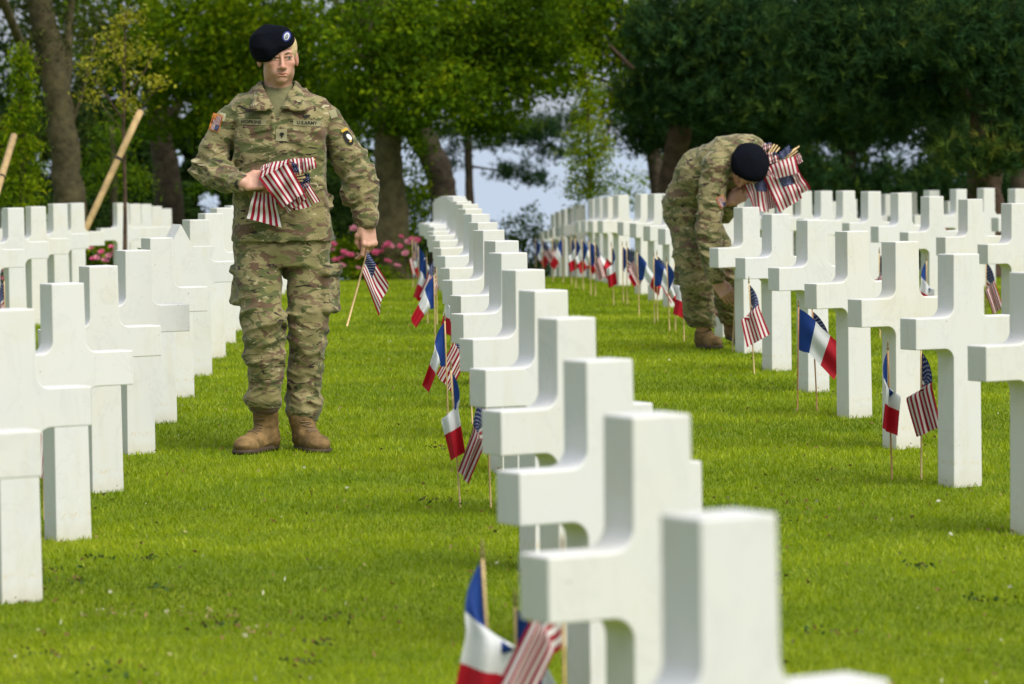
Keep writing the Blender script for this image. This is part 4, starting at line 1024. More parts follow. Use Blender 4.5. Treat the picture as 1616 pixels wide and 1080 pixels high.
def soldier_two():
    g0 = ground(1112, 551); root = person(g0, 'soldier in camouflage uniform and black beret bending down to plant a flag beside a cross')
    bpy.context.view_layer.update(); P = local_px(root); T = lambda *a: tuple(P(*a))
    pel = P(1084, 327, .05); mid = P(1108, 276, -.05); che = P(1150, 252, -.16); up = P(1166, 246, -.20)
    shR = P(1131, 262, -.27); elR = P(1117, 362, -.30); wrR = P(1131, 440, -.36)
    shL = P(1186, 238, -.06); elL = P(1140, 335, .02); wrL = P(1152, 318, -.22)
    hip1, kn1, an1 = P(1088, 350, .0), P(1098, 447, -.09), P(1111, 531, .0)
    hip2, kn2, an2 = P(1108, 350, .18), P(1146, 432, .20), P(1156, 514, .52)
    ht = np.array(P(1177, 262, -.30))
    crown = Vector((.30, -.86, .42)).normalized(); face = Vector((-.22, -.35, -.9)); face = (face-face.dot(crown)*crown).normalized(); yb = -face; xb = yb.cross(crown)
    HR = np.array([[xb[i], yb[i], crown[i]] for i in range(3)], np.float32); cv = np.array(crown)
    hc = ht-cv*.02
    b = SDF(); head_sdf(b, HR, hc)
    b.cap(tuple(hc-cv*.05+np.array(yb)*.02), tuple(up), .055, .065, k=.03)
    b.chain([tuple(up), tuple(mid), tuple(pel)], [.09, .09, .09], k=.05)
    b.chain([tuple(shR), tuple(elR), tuple(wrR)], [.045, .038, .027]); b.chain([tuple(che), tuple(shL)], [.05, .05]); b.chain([tuple(shL), tuple(elL), tuple(wrL)], [.045, .038, .027])
    b.chain([tuple(hip1), tuple(kn1), tuple(an1)], [.08, .055, .04]); b.chain([tuple(hip2), tuple(kn2), tuple(an2)], [.08, .055, .04])
    def frame(d, back):
        d = Vector(d).normalized(); back = Vector(back); yv = -(back-back.dot(d)*d).normalized(); zz = -d; xx = yv.cross(zz)
        return np.array([[xx[i], yv[i], zz[i]] for i in range(3)]), xx
    RA, xx = frame((.62, -.12, -.78), (-.1, -.95, .1)); 
    hand_sdf(b, RA, T(1131, 446, -.36), [(.25, .45, .35), (.3, .5, .35), (.35, .5, .4), (.4, .55, .4)], .02, [(.026, .004, -.02), (.040, .012, -.05), (.040, .022, -.08), (.030, .028, -.105)], 1 if xx.z > 0 else -1, 1.08)
    RB, xx = frame((.85, -.1, .42), (-.2, -.8, -.3))
    hand_sdf(b, RB, tuple(wrL), [(.9, 1.1, .8)]*4, 0, None, 1 if xx.z > 0 else -1, 1.05)
    body = sdf_obj('body', b, (-.40, -.60, .05), (.42, .72, 1.5), .0058, SKIN, root, col=skin_tint(HR, hc)); face_bits(body, HR, hc)
    h = SDF(); h.frame(HR, hc); h.ell((0, .016, .036), (.079, .099, .087)); h.box((0, -.155, .02), (.2, .10, .2), k=.01, op='-'); h.box((0, .0, -.135), (.2, .2, .10), R=rotm(.3, 0, 0), k=.02, op='-'); h.frame()
    sdf_obj('hair', h, hc-.14, hc+.14, .006, simple('short brown hair', (.09, .055, .03), .8), body)
    s = SDF(); s.frame(HR, hc); s.ell((.004, .0, .085), (.112, .122, .062)); s.ell((.03, -.01, .07), (.09, .105, .055), k=.03); s.cap((0, -.0, .045), (0, .0, .06), .094, .10, k=.02); s.frame()
    s.disp = lambda Q: .010*(ridge(Q, 8, 1.4)-.5)+.004*(vnoise(Q, 30)-.5)
    sdf_obj('beret', s, hc-.2, hc+.22, .0055, BLACKWOOL, root)
    j = SDF()
    j.cap(tuple(pel), tuple(mid), .152, .148, k=.04, flat=((0, 1, 0), .95)); j.cap(tuple(mid), tuple(che), .150, .145, k=.04); j.cap(tuple(che), tuple(up), .140, .105, k=.04)
    j.cap(tuple(che), tuple(P(1180, 240, -.12)), .115, .10, k=.04)
    j.chain([tuple(che), tuple(shR)], [.11, .082], k=.03); j.chain([tuple(shR), tuple(P(1124, 312, -.29)), tuple(elR)], [.084, .082, .078], k=.02); j.chain([tuple(elR), tuple(P(1122, 405, -.33)), tuple(wrR-Vector((0, 0, -.015)))], [.076, .062, .046], k=.02)
    j.chain([tuple(shL), tuple(elL)], [.08, .068], k=.02); j.chain([tuple(elL), tuple(Vector(elL).lerp(wrL, .75))], [.066, .05], k=.02)
    j.cap(tuple(Vector(up)+Vector((.02, -.05, .0))), tuple(Vector(hc)-Vector(crown)*.075), .075, .078, k=.02)
    pv = Vector(pel); axd = (Vector(mid)-pv).normalized()
    def jpost(Q, d):
        q = (Q-np.array(pv-axd*.055, np.float32))@np.array(axd, np.float32); d = np.maximum(d, np.where(np.abs(Q[:, 1]-.05) < .4, -q, d)*1.0) if False else d
        near = Q[:, 1] > -.16
        return np.maximum(d, np.where(near, -q, -1))
    j.post = jpost
    A0, A1 = np.array(shR, np.float32), np.array(wrR, np.float32)
    def jd(Q):
        x, y, z = Q.T
        arm = (y < -.20)&(z < 1.12)
        w = Q.copy(); w[:, 2] = w[:, 2]*2+x*.8; w[:, :2] *= .8; n3 = ridge(w, 9, 1.8); n4 = ridge(w+2, 17, 1.6)
        u = Q@np.array([[.6, .7], [.4, 0], [-.7, .7]], np.float32); w2 = np.stack([u[:, 0]*1.2, y*.8, u[:, 1]*1.5], 1).astype(np.float32); n1 = ridge(w2, 8, 2); n2 = ridge(w2+3, 15, 1.8)
        return np.where(arm, .017*(n3-.42)+.008*(n4-.4), .014*(n1-.45)+.007*(n2-.4)).astype(np.float32)
    j.disp = jd
    jk = sdf_obj('jacket', j, (-.42, -.60, .40), (.45, .42, 1.52), .0062, CAMO, root)
    p = SDF()
    p.ell(tuple(P(1089, 338, .07)), (.165, .19, .13), k=.03)
    p.chain([tuple(hip1+Vector((0, .02, -.02))), T(1092, 400, -.05), tuple(kn1), T(1104, 490, -.05), T(1109, 516, -.01)], [.122, .108, .096, .086, .076], k=.02)
    p.chain([tuple(hip2+Vector((0, .0, -.02))), tuple(hip2.lerp(kn2, .5)), tuple(kn2), tuple(kn2.lerp(an2, .5)), tuple(kn2.lerp(an2, .82))], [.120, .104, .092, .084, .072], k=.02)
    p.box(T(1080, 425, .02), (.03, .08, .095), R=rotm(0, .1, .5), rnd=.02, k=.012); p.box(T(1079, 402, .02), (.036, .082, .022), R=rotm(0, .1, .5), rnd=.010, k=.012)
    def pd(Q):
        x, y, z = Q.T; w = Q.copy(); w[:, 2] = w[:, 2]*1.9+x*.8; w[:, :2] *= .75
        st = .5+1.0*blend_axis(z, .46, .12)+1.1*blend_axis(z, .22, .08)
        return (.013*(ridge(w, 9, 1.9)-.42)*st+.007*(ridge(w+2.3, 17, 1.6)-.4)*st).astype(np.float32)
    p.disp = pd; cutz = .145
    p.post = lambda Q, d: np.maximum(d, .14-Q[:, 2])
    sdf_obj('trousers', p, (-.40, -.42, .10), (.45, .80, 1.08), .0065, CAMO2, root)
    hl, to_ = P(1103, 563, .07), P(1134, 563, -.14); hl.z = to_.z = 0.0
    boot(root, hl, to_, an1+Vector((0, 0, .01)))
    h2 = P(1151, 552, .58); h2.z = .03; t2 = P(1176, 556, .34); t2.z = .012
    boot(root, h2, t2, an2+Vector((0, 0, .01)))
    pj = Proj(jk); OR = simple('pale orange patch border', (.50, .22, .09), .8)
    c = P(1139.5, 319, -.35)
    patch('sleeve_flag_border', pj, (c.x, c.z), .050, .078, OR, jk, math.radians(24), .006, 5, 6)
    def ff(u, v):
        a, b_ = (v-.5)*.036, (u-.5)*.060; an = math.radians(24); x = c.x+a*math.cos(an)-b_*math.sin(an); z = c.z+a*math.sin(an)+b_*math.cos(an); return (x, pj.y(x, z, .009), z)
    link('sleeve_flag', grid_mesh('sleeve_flag', ff, 8, 5), USF, jk)
    # flags in the crook of his arm
    grp = 'flags bundled in the arm of the bending soldier'
    Z = lambda x, y, d: tuple(P(1120+x/6.75, 190+y/6.75, d)); hand = P(1178, 303, -.27)
    def F(label, tip, cl, k): held_flag(label, root, (hand+Vector((.0, .004*k, .004*k))-Vector((.02, 0, .015)), tip), cl, grp, False)
    F('flag hanging lowest on the left of the bundle beside the beret', Z(690, 255, -.25), [dict(corners=[Z(365, 690, -.30), Z(455, 935, -.30), Z(640, 985, -.29), Z(605, 615, -.29)], uvr=(0, 1, 0, 1), wave=.014, seed=21, nw=1.6, edge=.012), dict(corners=[Z(540, 640, -.27), Z(600, 960, -.27), Z(700, 930, -.27), Z(680, 620, -.27)], uvr=(.2, 1, .1, .9), wave=.010, seed=29)], 0)
    F('largest striped flag hanging in the middle of the bundle of the bending soldier', Z(720, 265, -.24), [dict(corners=[Z(570, 600, -.31), Z(745, 985, -.31), Z(985, 830, -.30), Z(890, 560, -.30)], uvr=(0, 1, 0, 1), wave=.014, seed=22, nw=1.8)], 1)
    F('flag flaring out reddest at the right end of the bundle', Z(745, 290, -.23), [dict(corners=[Z(870, 590, -.29), Z(960, 790, -.29), Z(1080, 730, -.28), Z(950, 540, -.28)], uvr=(.3, 1, .5, 0), wave=.012, seed=23, nw=2)], 2)
    F('flag rolled sideways across the top of the bundle', Z(955, 275, -.26), [dict(corners=[Z(640, 480, -.30), Z(690, 630, -.33), Z(950, 560, -.32), Z(910, 375, -.29)], uvr=(.4, 1, 0, 1), wave=.004, seed=24, nw=1.2, bulge=.03), dict(corners=[Z(580, 560, -.31), Z(650, 625, -.32), Z(700, 610, -.33), Z(640, 490, -.30)], uvr=(.4, 1, .3, .8), wave=.004, seed=34)], 3)
    F('flag at the upper left of the bundle, touching the beret', Z(935, 325, -.25), [dict(corners=[Z(580, 350, -.28), Z(600, 480, -.29), Z(740, 430, -.29), Z(710, 340, -.28)], uvr=(.2, .8, 0, .7), wave=.008, seed=25)], 4)
    F('flag with its starred blue field pointing up out of the bundle', Z(940, 360, -.24), [dict(corners=[Z(710, 370, -.28), Z(770, 425, -.29), Z(880, 330, -.28), Z(850, 255, -.27)], uvr=(0, .39, .48, 1), wave=.004, seed=26)], 5)
    F('topmost striped flag of the bundle of the bending soldier', Z(660, 300, -.22), [dict(corners=[Z(555, 250, -.26), Z(570, 330, -.27), Z(660, 300, -.27), Z(660, 235, -.26)], uvr=(.3, .8, .2, .9), wave=.006, seed=27)], 6)
    F('flag trailing a red corner at the far right of the bundle', Z(920, 295, -.23), [dict(corners=[Z(905, 365, -.27), Z(940, 470, -.28), Z(995, 440, -.27), Z(960, 350, -.26)], uvr=(.5, 1, 0, .5), wave=.006, seed=28)], 7)
    # the flag being planted
    base = P(1155.5, 556, -.42); o_ = root.matrix_world @ base; o_.z = tzf(o_.y)
    base = root.matrix_world.inverted() @ o_; top = base+Vector((.030, .0, .60))
    held_flag('flag on its stick being pushed into the grass by the bending soldier', root, (base-Vector((0, 0, .02)), top), [dict(corners=[top-Vector((-.003, 0, .01)), top+Vector((.11, .02, -.27)), top+Vector((.05, .02, -.33)), top-Vector((0.005, 0, .20))], uvr=(0, 1, 1, 0), wave=.008, seed=31)], 'flag being planted')
    return root
SOL1, PJ1 = soldier_one()
bpy.context.view_layer.update()
one_flags(SOL1)
SOL2 = soldier_two()

# ------------------------------------------------------------------ trees, bushes, roses
def leaf_arrays(C, size, tint, aspect=.55, up=.25):
    n = len(C); a = RNG.normal(size=(n, 3)); a /= np.linalg.norm(a, axis=1)[:, None]
    b = RNG.normal(size=(n, 3)); b[:, 2] += up; b -= (b*a).sum(1)[:, None]*a; b /= np.linalg.norm(b, axis=1)[:, None]
    s = (size*(.45+1.1*RNG.random(n)**1.5))[:, None]
    V = np.stack([C-a*s, C-b*s*aspect+a*s*.1, C+a*s, C+b*s*aspect+a*s*.1], 1)
    return V.reshape(-1, 3), np.arange(n*4).reshape(-1, 4), np.repeat(tint, 4)
def needle_arrays(C, length, tint, k=14, w=.0045, up=.7):
    n = len(C); ax = RNG.normal(size=(n, 3))*.6; ax[:, 2] += up; ax /= np.linalg.norm(ax, axis=1)[:, None]
    D = RNG.normal(size=(n, k, 3)); D /= np.linalg.norm(D, axis=2)[:, :, None]; D = D*.75+ax[:, None]*.8; D /= np.linalg.norm(D, axis=2)[:, :, None]
    S = RNG.normal(size=(n, k, 3)); S -= (S*D).sum(2)[:, :, None]*D; S /= np.linalg.norm(S, axis=2)[:, :, None]
    L = length*(.7+.6*RNG.random((n, k)))[:, :, None]
    base = C[:, None]+(RNG.random((n, k, 1))-.5)*ax[:, None]*length*1.2
    V = np.stack([base-S*w, base+S*w, base+D*L], 2).reshape(-1, 3)
    return V, np.arange(n*k*3).reshape(-1, 3), np.repeat(np.repeat(tint, k), 3)
LEAF = tinted('leaves fresh green', [(0, (.014, .040, .002)), (.5, (.075, .155, .003)), (.8, (.22, .31, .004)), (1, (.35, .37, .008))], .8, .42, (1, 1, .3), .12)
LEAFY = tinted('leaves young yellow', [(0, (.09, .11, .005)), (.5, (.22, .24, .012)), (1, (.42, .38, .03))], .55, .4, (1, 1, .5))
LEAFO = tinted('leaves dull olive', [(0, (.018, .025, .006)), (.5, (.045, .06, .010)), (1, (.10, .11, .02))], .8, .25, (1, 1, .5), .12)
LEAFD = tinted('leaves deep green', [(0, (.008, .020, .005)), (.5, (.022, .050, .007)), (1, (.06, .11, .010))], .85, .2, (1, 1, .4), .1)
NEED = tinted('pine needles', [(0, (.010, .030, .013)), (.45, (.027, .070, .021)), (.75, (.085, .135, .018)), (1, (.24, .23, .04))], .9, .1, (1, 1, .4), .06)
BARKO = simple('brown mossy bark', (.062, .053, .026), .9, 9, .5, .2, bumpd=.05)
BARK = simple('mossy bark', (.10, .085, .042), .9, 9, .5, .2, bumpd=.05)
BARKD = simple('dark bark', (.055, .042, .030), .9, 10, .5, .2, bumpd=.05)
BARKP = simple('pine bark', (.085, .055, .038), .9, 8, .5, .2, bumpd=.06)
GAPS = [(228, 178, 14), (252, 190, 12), (284, 172, 20), (268, 178, 12), (122, 222, 10), (275, 245, 16), (282, 255, 12), (330, 322, 22), (1385, 165, 9), (1395, 200, 13), (1382, 232, 11), (1415, 225, 10), (1452, 205, 13), (1470, 245, 11), (1440, 190, 9), (1405, 255, 9), (1445, 240, 9), (1365, 215, 8),
        (1300, 240, 20), (1325, 250, 16), (1280, 200, 10), (1205, 165, 9), (1245, 205, 8), (1510, 282, 12), (1420, 295, 12), (1475, 305, 10), (1202, 195, 12), (1080, 178, 10), (1070, 190, 8), (1165, 150, 6), (1150, 170, 8), (830, 85, 9), (838, 105, 7), (970, 30, 12), (945, 130, 9), (1000, 130, 12), (850, 165, 22), (880, 175, 16), (905, 12, 8)]
def in_gap(p, grow=1.0):
    d = Vector(p)-Vector((0, 0, EYE)); w = d @ FWD; px = CX+FPX*(d @ RIGHT)/w; py = CY-FPX*(d @ UP)/w
    return any((px-a)**2+(py-b)**2 < (r*grow)**2 for a, b, r in GAPS)
def clumps(boughs, per, crad, spread=1.0, seedt=.5):
    """boughs: (px, py, depth, rx_px, ry_px, n clumps, base tint). Returns leaf centres and tints, gathered in clumps"""
    C = []; T = []
    for bx in boughs:
        px, py, D, rx, ry, n, tn = bx
        c = np.array(at(px, py, D)); k = D/FPX; r = np.array([rx*k, max(rx, ry)*k*.8, ry*k])
        d = RNG.normal(size=(n, 3)); d /= np.linalg.norm(d, axis=1)[:, None]; cc = c+d*r*(RNG.random((n, 1))**.45)
        for q in cc:
            if in_gap(q, .95): continue
            m_ = int(per*(.5+RNG.random())); e = RNG.normal(size=(m_, 3))*crad*spread*np.array([1, 1, .6])*(.6+.8*RNG.random())
            C.append(q+e); T.append(np.clip(tn+(RNG.random()-.5)*.46+(RNG.random(m_)-.5)*.3+e[:, 2]/crad*.05, 0, 1))
    return np.concatenate(C), np.concatenate(T)
def foliage(parent, name, boughs, per, crad, size, mat, needles=False, **kw):
    C, T = clumps(boughs, per, crad)
    V, F, t = (needle_arrays(C, size, T, **kw) if needles else leaf_arrays(C, size, T, **kw))
    return link(name, np_mesh(name, V, F, False, t), mat, parent)
def trunk(parent, pts, mat, n=10, name='trunk'):
    """pts: (px, py, depth, width_px)"""
    P = [at(a, b, d) for a, b, d, w in pts]; R = [w*d/FPX/2 for a, b, d, w in pts]
    PP = []; RR = []; rn = random.Random(int(pts[0][0]))
    for i in range(len(P)-1):
        for j in range(4):
            f = j/4; PP.append(P[i].lerp(P[i+1], f)+Vector((rn.uniform(-1, 1), rn.uniform(-1, 1), 0))*R[i]*.10); RR.append((R[i]*(1-f)+R[i+1]*f)*rn.uniform(.94, 1.06))
    PP.append(P[-1]); RR.append(R[-1])
    return tube(name, PP, RR, mat, parent, n)
def tree(name, label, trunks, leaves, base, bark, group=None):
    # an Empty at the foot of the tree; parts are placed in world space under it
    px, D = base; f = at(px, 400, D); loc = Vector((f.x, f.y, tzf(D)))
    o = empty(name, loc); tag(o, label, 'tree', group); bpy.context.view_layer.update()
    n0 = len(trunks)
    for i, tk in enumerate(trunks):
        t_ = trunk(o, tk, bark, 12 if i == 0 else 7, 'trunk' if i == 0 else 'limb'); t_.matrix_parent_inverse = o.matrix_world.inverted()
    for args in leaves:
        kw = dict(args); nm = kw.pop('name', 'crown'); l = foliage(o, nm, **kw); l.matrix_parent_inverse = o.matrix_world.inverted()
    return o
def foot(px, D, w, py=None):    # a point of a trunk at ground level
    z = tzf(D)-.1; d = ray(px, 300); d = d*(D/d.y); k = (EYE+0-z)
    # pixel row where that height shows
    lo, hi = 200., 900.
    for _ in range(40):
        m_ = (lo+hi)/2
        if at(px, m_, D).z > z: lo = m_
        else: hi = m_
    return (px, lo, D, w)
HIGH = lambda px, D, rx, n, t: [(px+dx, -150-dy, D+dd, rx, 110, n, t) for dx, dy, dd in ((-rx*.5, 0, 0), (rx*.5, 40, 1), (0, 220, 0))]
# trees of the left side
tree('leaning_tree', 'old tree with leaning mossy brown trunk and thin olive foliage at the far left', [
    [foot(118, 46, 62), (108, 300, 46, 50), (98, 200, 46, 44), (84, 100, 46, 42), (62, 0, 46, 38), (40, -200, 46, 26)],
    [(98, 180, 46, 20), (106, 110, 46.3, 16), (110, 30, 46.5, 13), (120, -80, 46.5, 8)], [(60, 110, 46, 20), (28, 60, 45.5, 16), (0, -10, 45, 14), (-20, -90, 45, 8)],
    [(96, 240, 46, 10), (130, 150, 46, 6), (150, 60, 46, 3)]],
    [dict(boughs=[(60, 40, 46, 80, 70, 60, .45), (110, 150, 46.6, 60, 90, 50, .4), (60, 230, 47, 50, 70, 40, .35), (140, 60, 47, 50, 80, 50, .5)]+HIGH(60, 46, 120, 60, .4), per=24, crad=.13, size=.022, mat=LEAFO)], (118, 46), BARKO)
tree('slender_conifer', 'bright green young conifer with feathery drooping boughs at the left edge', [
    [foot(36, 40, 14), (35, 200, 40, 10), (33, 70, 40, 4)]],
    [dict(boughs=[(36, 330-i*26, 40, 52-i*4.3, 20, 40-2*i, .62) for i in range(10)]+[(20, 230, 40, 28, 60, 40, .7), (34, 75, 40, 8, 14, 8, .8)], per=22, crad=.05, size=.030, mat=LEAF, aspect=.22)], (36, 40), BARKD)
tree('broad_tree', 'broad tree with dense bright green leaves hanging behind the walking soldier', [
    [foot(268, 55, 54), (266, 300, 55, 44), (258, 240, 55, 40), (246, 150, 55, 34), (236, 0, 55, 30), (230, -250, 55, 20)], [(256, 220, 55, 20), (300, 120, 55, 14), (350, 0, 55, 10)]],
    [dict(boughs=[(190, 60, 53, 90, 80, 150, .5), (330, 50, 52, 110, 90, 260, .6), (450, 60, 53, 120, 80, 260, .55), (300, 150, 53, 90, 60, 150, .55), (390, 170, 52, 80, 50, 130, .6), (250, 190, 53, 60, 40, 60, .45), (500, 150, 54, 70, 50, 90, .5), (540, 230, 55, 40, 50, 50, .4)]+HIGH(330, 53, 220, 160, .5), per=30, crad=.13, size=.038, mat=LEAF)], (268, 55), BARKD)
tree('weeping_tree', 'small weeping tree with soft green drooping twigs behind the sapling', [
    [foot(182, 50, 16), (180, 300, 50, 12), (176, 200, 50, 8)]],
    [dict(boughs=[(175, 230, 50, 42, 60, 60, .5), (200, 290, 50, 48, 40, 50, .5), (150, 280, 50, 25, 50, 30, .45), (330, 300, 50, 40, 30, 24, .3)], per=24, crad=.09, size=.030, mat=LEAF, aspect=.2)], (182, 50), BARKD)
o = tree('sapling', 'young staked sapling with a thin stem and sparse yellow green leaves', [
    [foot(198, 37, 8), (197, 300, 37, 6), (195, 200, 37, 5), (196, 110, 37, 4), (198, 20, 37, 2.5)],
    [(195, 190, 37, 3), (160, 140, 37, 2), (135, 110, 37, 1)], [(195, 160, 37, 3), (230, 110, 37, 2), (250, 70, 37, 1)], [(195, 220, 37, 2.5), (230, 160, 37, 1.5), (255, 135, 37, 1)], [(196, 120, 37, 2.5), (170, 60, 37, 1.5), (155, 30, 37, 1)], [(195, 210, 37, 2), (160, 165, 37, 1.5), (145, 160, 37, 1)]],
    [dict(boughs=[(180, 50, 37, 34, 45, 22, .7), (215, 90, 37, 38, 40, 22, .6), (165, 110, 37, 32, 28, 12, .7), (235, 130, 37, 26, 16, 12, .85), (150, 150, 37, 20, 14, 9, .8), (205, 165, 37, 24, 16, 12, .7), (135, 100, 37, 22, 20, 8, .6), (205, 20, 37, 26, 24, 14, .7)], per=12, crad=.055, size=.022, mat=LEAFY)], (198, 37), BARKP)
def stake(a, b, w, label):
    pa, pb = at(*a), at(*b); d = (pb-pa); pa2 = pa-d*((pa.z-tzf(pa.y))/d.z) if d.z else pa
    pa2 = pa2-d.normalized()*.1
    o = tube('stake', [pa2.lerp(pb, i/5) for i in range(6)], [w]*6, simple('weathered stake wood', (.42, .29, .13), .75, 14, .3, bumpd=.01), None, 10); tag(o, label, 'stake', 'stakes holding the young trees')
    q = pa2.lerp(pb, .76); d = d.normalized(); bnd = tube('binding', [q-d*.012, q+d*.012], [w*1.12]*2, BLACKTHREAD, o, 10)
stake((137, 358, 36.6), (222, 175, 36.9), .031, 'pale wooden stake leaning across the sapling on the left')
stake((-22, 360, 34.5), (22, 215, 36), .031, 'pale wooden stake cut off by the left edge of the picture')
# centre
tree('mossy_trunk_tree', 'tree with thick straight mossy trunk and green crown right of the walking soldier', [
    [foot(618, 50, 74), (616, 330, 50, 54), (612, 260, 50, 46), (610, 190, 50, 42), (606, 100, 50, 40), (600, -200, 50, 26)], [(610, 160, 50, 20), (560, 70, 50, 12), (520, -20, 50, 8)], [(608, 180, 50, 18), (680, 100, 50, 11), (740, 20, 50, 7)]],
    [dict(boughs=[(600, 60, 49, 110, 90, 240, .5), (720, 50, 50, 110, 80, 240, .48), (560, 150, 51, 60, 40, 80, .5), (680, 150, 49, 90, 50, 180, .55), (790, 130, 50, 80, 60, 160, .5), (840, 50, 50, 80, 80, 150, .48), (640, 195, 50, 50, 18, 40, .45), (770, 195, 51, 60, 16, 44, .4)]+HIGH(680, 50, 220, 170, .45), per=30, crad=.12, size=.037, mat=LEAF),
     dict( boughs=[(660, 330, 50.5, 24, 40, 22, .6), (645, 380, 51, 20, 40, 16, .55), (652, 262, 52, 26, 30, 22, .5), (668, 300, 52, 14, 30, 14, .55), (660, 225, 52, 34, 18, 24, .45)], per=20, crad=.08, size=.025, mat=LEAF)], (618, 50), BARK)
tree('bent_trunk_tree', 'dark tree whose bent trunk leans left behind the middle row of crosses', [
    [foot(704, 55, 52), (702, 320, 55, 44), (690, 260, 55, 44), (668, 215, 55, 40), (630, 185, 55, 34), (590, 120, 55, 26), (560, -60, 55, 18)]],
    [dict(boughs=[(640, 120, 57, 90, 60, 90, .4), (560, 180, 57, 50, 60, 60, .4), (655, 60, 58, 120, 70, 100, .4)], per=28, crad=.14, size=.030, mat=LEAFD)], (704, 55), BARKD)
tree('slim_pine', 'slim dark pine with open drooping boughs against the pale sea', [
    [foot(741, 58, 18), (741, 320, 58, 14), (739, 230, 58, 12), (737, 120, 58, 10), (735, -200, 58, 8)], [(739, 235, 58, 5), (800, 225, 58, 3), (880, 232, 58, 1.5)], [(739, 200, 58, 5), (820, 190, 58, 3), (900, 205, 58, 1.5)], [(740, 262, 58, 4), (790, 270, 58, 2.5), (840, 282, 58, 1.2)]],
    [dict(boughs=[(790, 196, 58, 90, 14, 46, .4), (860, 210, 58, 50, 12, 26, .4), (780, 222, 58, 60, 9, 22, .4), (868, 242, 58, 38, 8, 14, .4), (810, 272, 58, 44, 7, 16, .35), (850, 283, 58, 30, 6, 9, .35), (700, 205, 58, 40, 14, 18, .4), (900, 190, 58, 60, 16, 30, .4), (720, 250, 58, 14, 30, 8, .35)]+HIGH(740, 58, 120, 60, .3), per=9, crad=.09, size=.085, mat=NEED, needles=True, k=12, w=.006)], (741, 58), BARKD)
tree('bright_young_tree', 'slender young tree with upright bright green twigs beside a tan stake', [
    [foot(932, 45, 9), (931, 280, 45, 6), (928, 180, 45, 3.5), (925, 110, 45, 1.5)], [(930, 285, 45, 3), (905, 230, 45, 2), (898, 190, 45, 1)], [(930, 270, 45, 3), (955, 225, 45, 2), (966, 190, 45, 1)]],
    [dict(boughs=[(922, 200, 45, 28, 44, 70, .7), (930, 145, 45, 24, 36, 50, .65), (925, 100, 45, 20, 30, 26, .6), (908, 250, 45, 18, 44, 44, .7), (952, 235, 45, 18, 36, 36, .7), (925, 300, 45, 32, 24, 50, .65), (935, 260, 45, 22, 40, 44, .65), (960, 290, 45, 34, 22, 22, .6), (930, 260, 45, 14, 40, 14, .6)], per=22, crad=.055, size=.026, mat=LEAF, aspect=.25)], (932, 45), BARKP)
tree('gappy_tree', 'tree with yellow green leaves and many sky gaps above the young tree', [
    [foot(1042, 52, 34), (1040, 300, 52, 26), (1020, 180, 52, 20), (985, 60, 52, 16), (950, -100, 52, 12)], [(1022, 190, 52, 8), (960, 130, 52, 6), (900, 110, 52, 3)]],
    [dict(boughs=[(900, 40, 52, 80, 60, 110, .55), (960, 90, 52, 60, 60, 80, .6), (880, 120, 52, 60, 40, 50, .5), (1000, 150, 52, 45, 40, 50, .65), (940, 10, 52, 80, 50, 80, .45), (960, 165, 52, 40, 26, 26, .6), (1010, 60, 52, 40, 60, 60, .4)]+HIGH(940, 52, 120, 70, .45), per=26, crad=.11, size=.037, mat=LEAF)], (1042, 52), BARKD)
# right: dark pines
DP = lambda L_: [(x, y, D, rx, ry, int(n*1.0), t) for x, y, D, rx, ry, n, t in L_]
tree('dark_pine', 'big dark pine with two brown trunks behind the bending soldier', [
    [foot(1056, 48, 50), (1058, 320, 48, 42), (1066, 240, 48, 38), (1080, 160, 48, 34), (1096, 40, 48, 30), (1110, -200, 48, 22)], [foot(1135, 49, 40), (1128, 300, 49, 34), (1122, 200, 49, 30), (1128, 100, 49, 26), (1140, -150, 49, 18)], [(1070, 200, 48, 12), (1010, 120, 48, 8), (960, 70, 48, 4)]],
    [dict(boughs=DP([(1080, 50, 47, 90, 70, 260, .4), (1180, 60, 47, 110, 80, 320, .38), (1040, 140, 48, 60, 50, 130, .4), (1130, 150, 47, 90, 50, 190, .4), (1230, 150, 48, 80, 60, 190, .38), (1020, 210, 49, 50, 30, 60, .4), (1200, 215, 49, 60, 26, 60, .35), (1095, 210, 49, 70, 40, 90, .35), (1260, 250, 49, 40, 50, 60, .4)])+HIGH(1120, 48, 200, 50, .3), per=9, crad=.13, size=.095, mat=NEED, needles=True, k=13, w=.006)], (1056, 48), BARKP)
tree('ivy_trunk_pine', 'large dark pine with thick ivy and moss covered trunk at the right edge', [
    [foot(1556, 41, 78), (1556, 360, 41, 62), (1553, 280, 41, 56), (1556, 200, 41, 54), (1562, 100, 41, 50), (1570, -200, 41, 34)], [(1558, 180, 41, 26), (1500, 130, 41, 16), (1440, 110, 41, 8)], [(1560, 150, 41, 22), (1610, 80, 41, 14), (1660, 40, 41, 8)], [(1500, 130, 41, 9), (1400, 60, 41, 6), (1330, 70, 41, 3)]],
    [dict(boughs=DP([(1320, 60, 41, 100, 80, 230, .38), (1440, 50, 41, 110, 80, 260, .36), (1560, 60, 40, 100, 80, 220, .38), (1360, 140, 41, 80, 50, 120, .4), (1470, 140, 41, 80, 40, 110, .4), (1600, 160, 40, 50, 50, 70, .38), (1410, 200, 42, 60, 22, 34, .42), (1310, 200, 42, 50, 36, 44, .4), (1500, 230, 42, 40, 40, 50, .42), (1590, 240, 40, 60, 22, 60, .6), (1530, 245, 40, 40, 20, 30, .6), (1620, 215, 40, 40, 40, 40, .4)])+HIGH(1450, 41, 260, 60, .3), per=9, crad=.13, size=.095, mat=NEED, needles=True, k=13, w=.005),
     dict(name='ivy', boughs=[(1548, 300, 40.7, 22, 70, 26, .5), (1572, 210, 40.7, 20, 50, 14, .5)], per=18, crad=.06, size=.020, mat=LEAFO)], (1556, 41), BARKP)
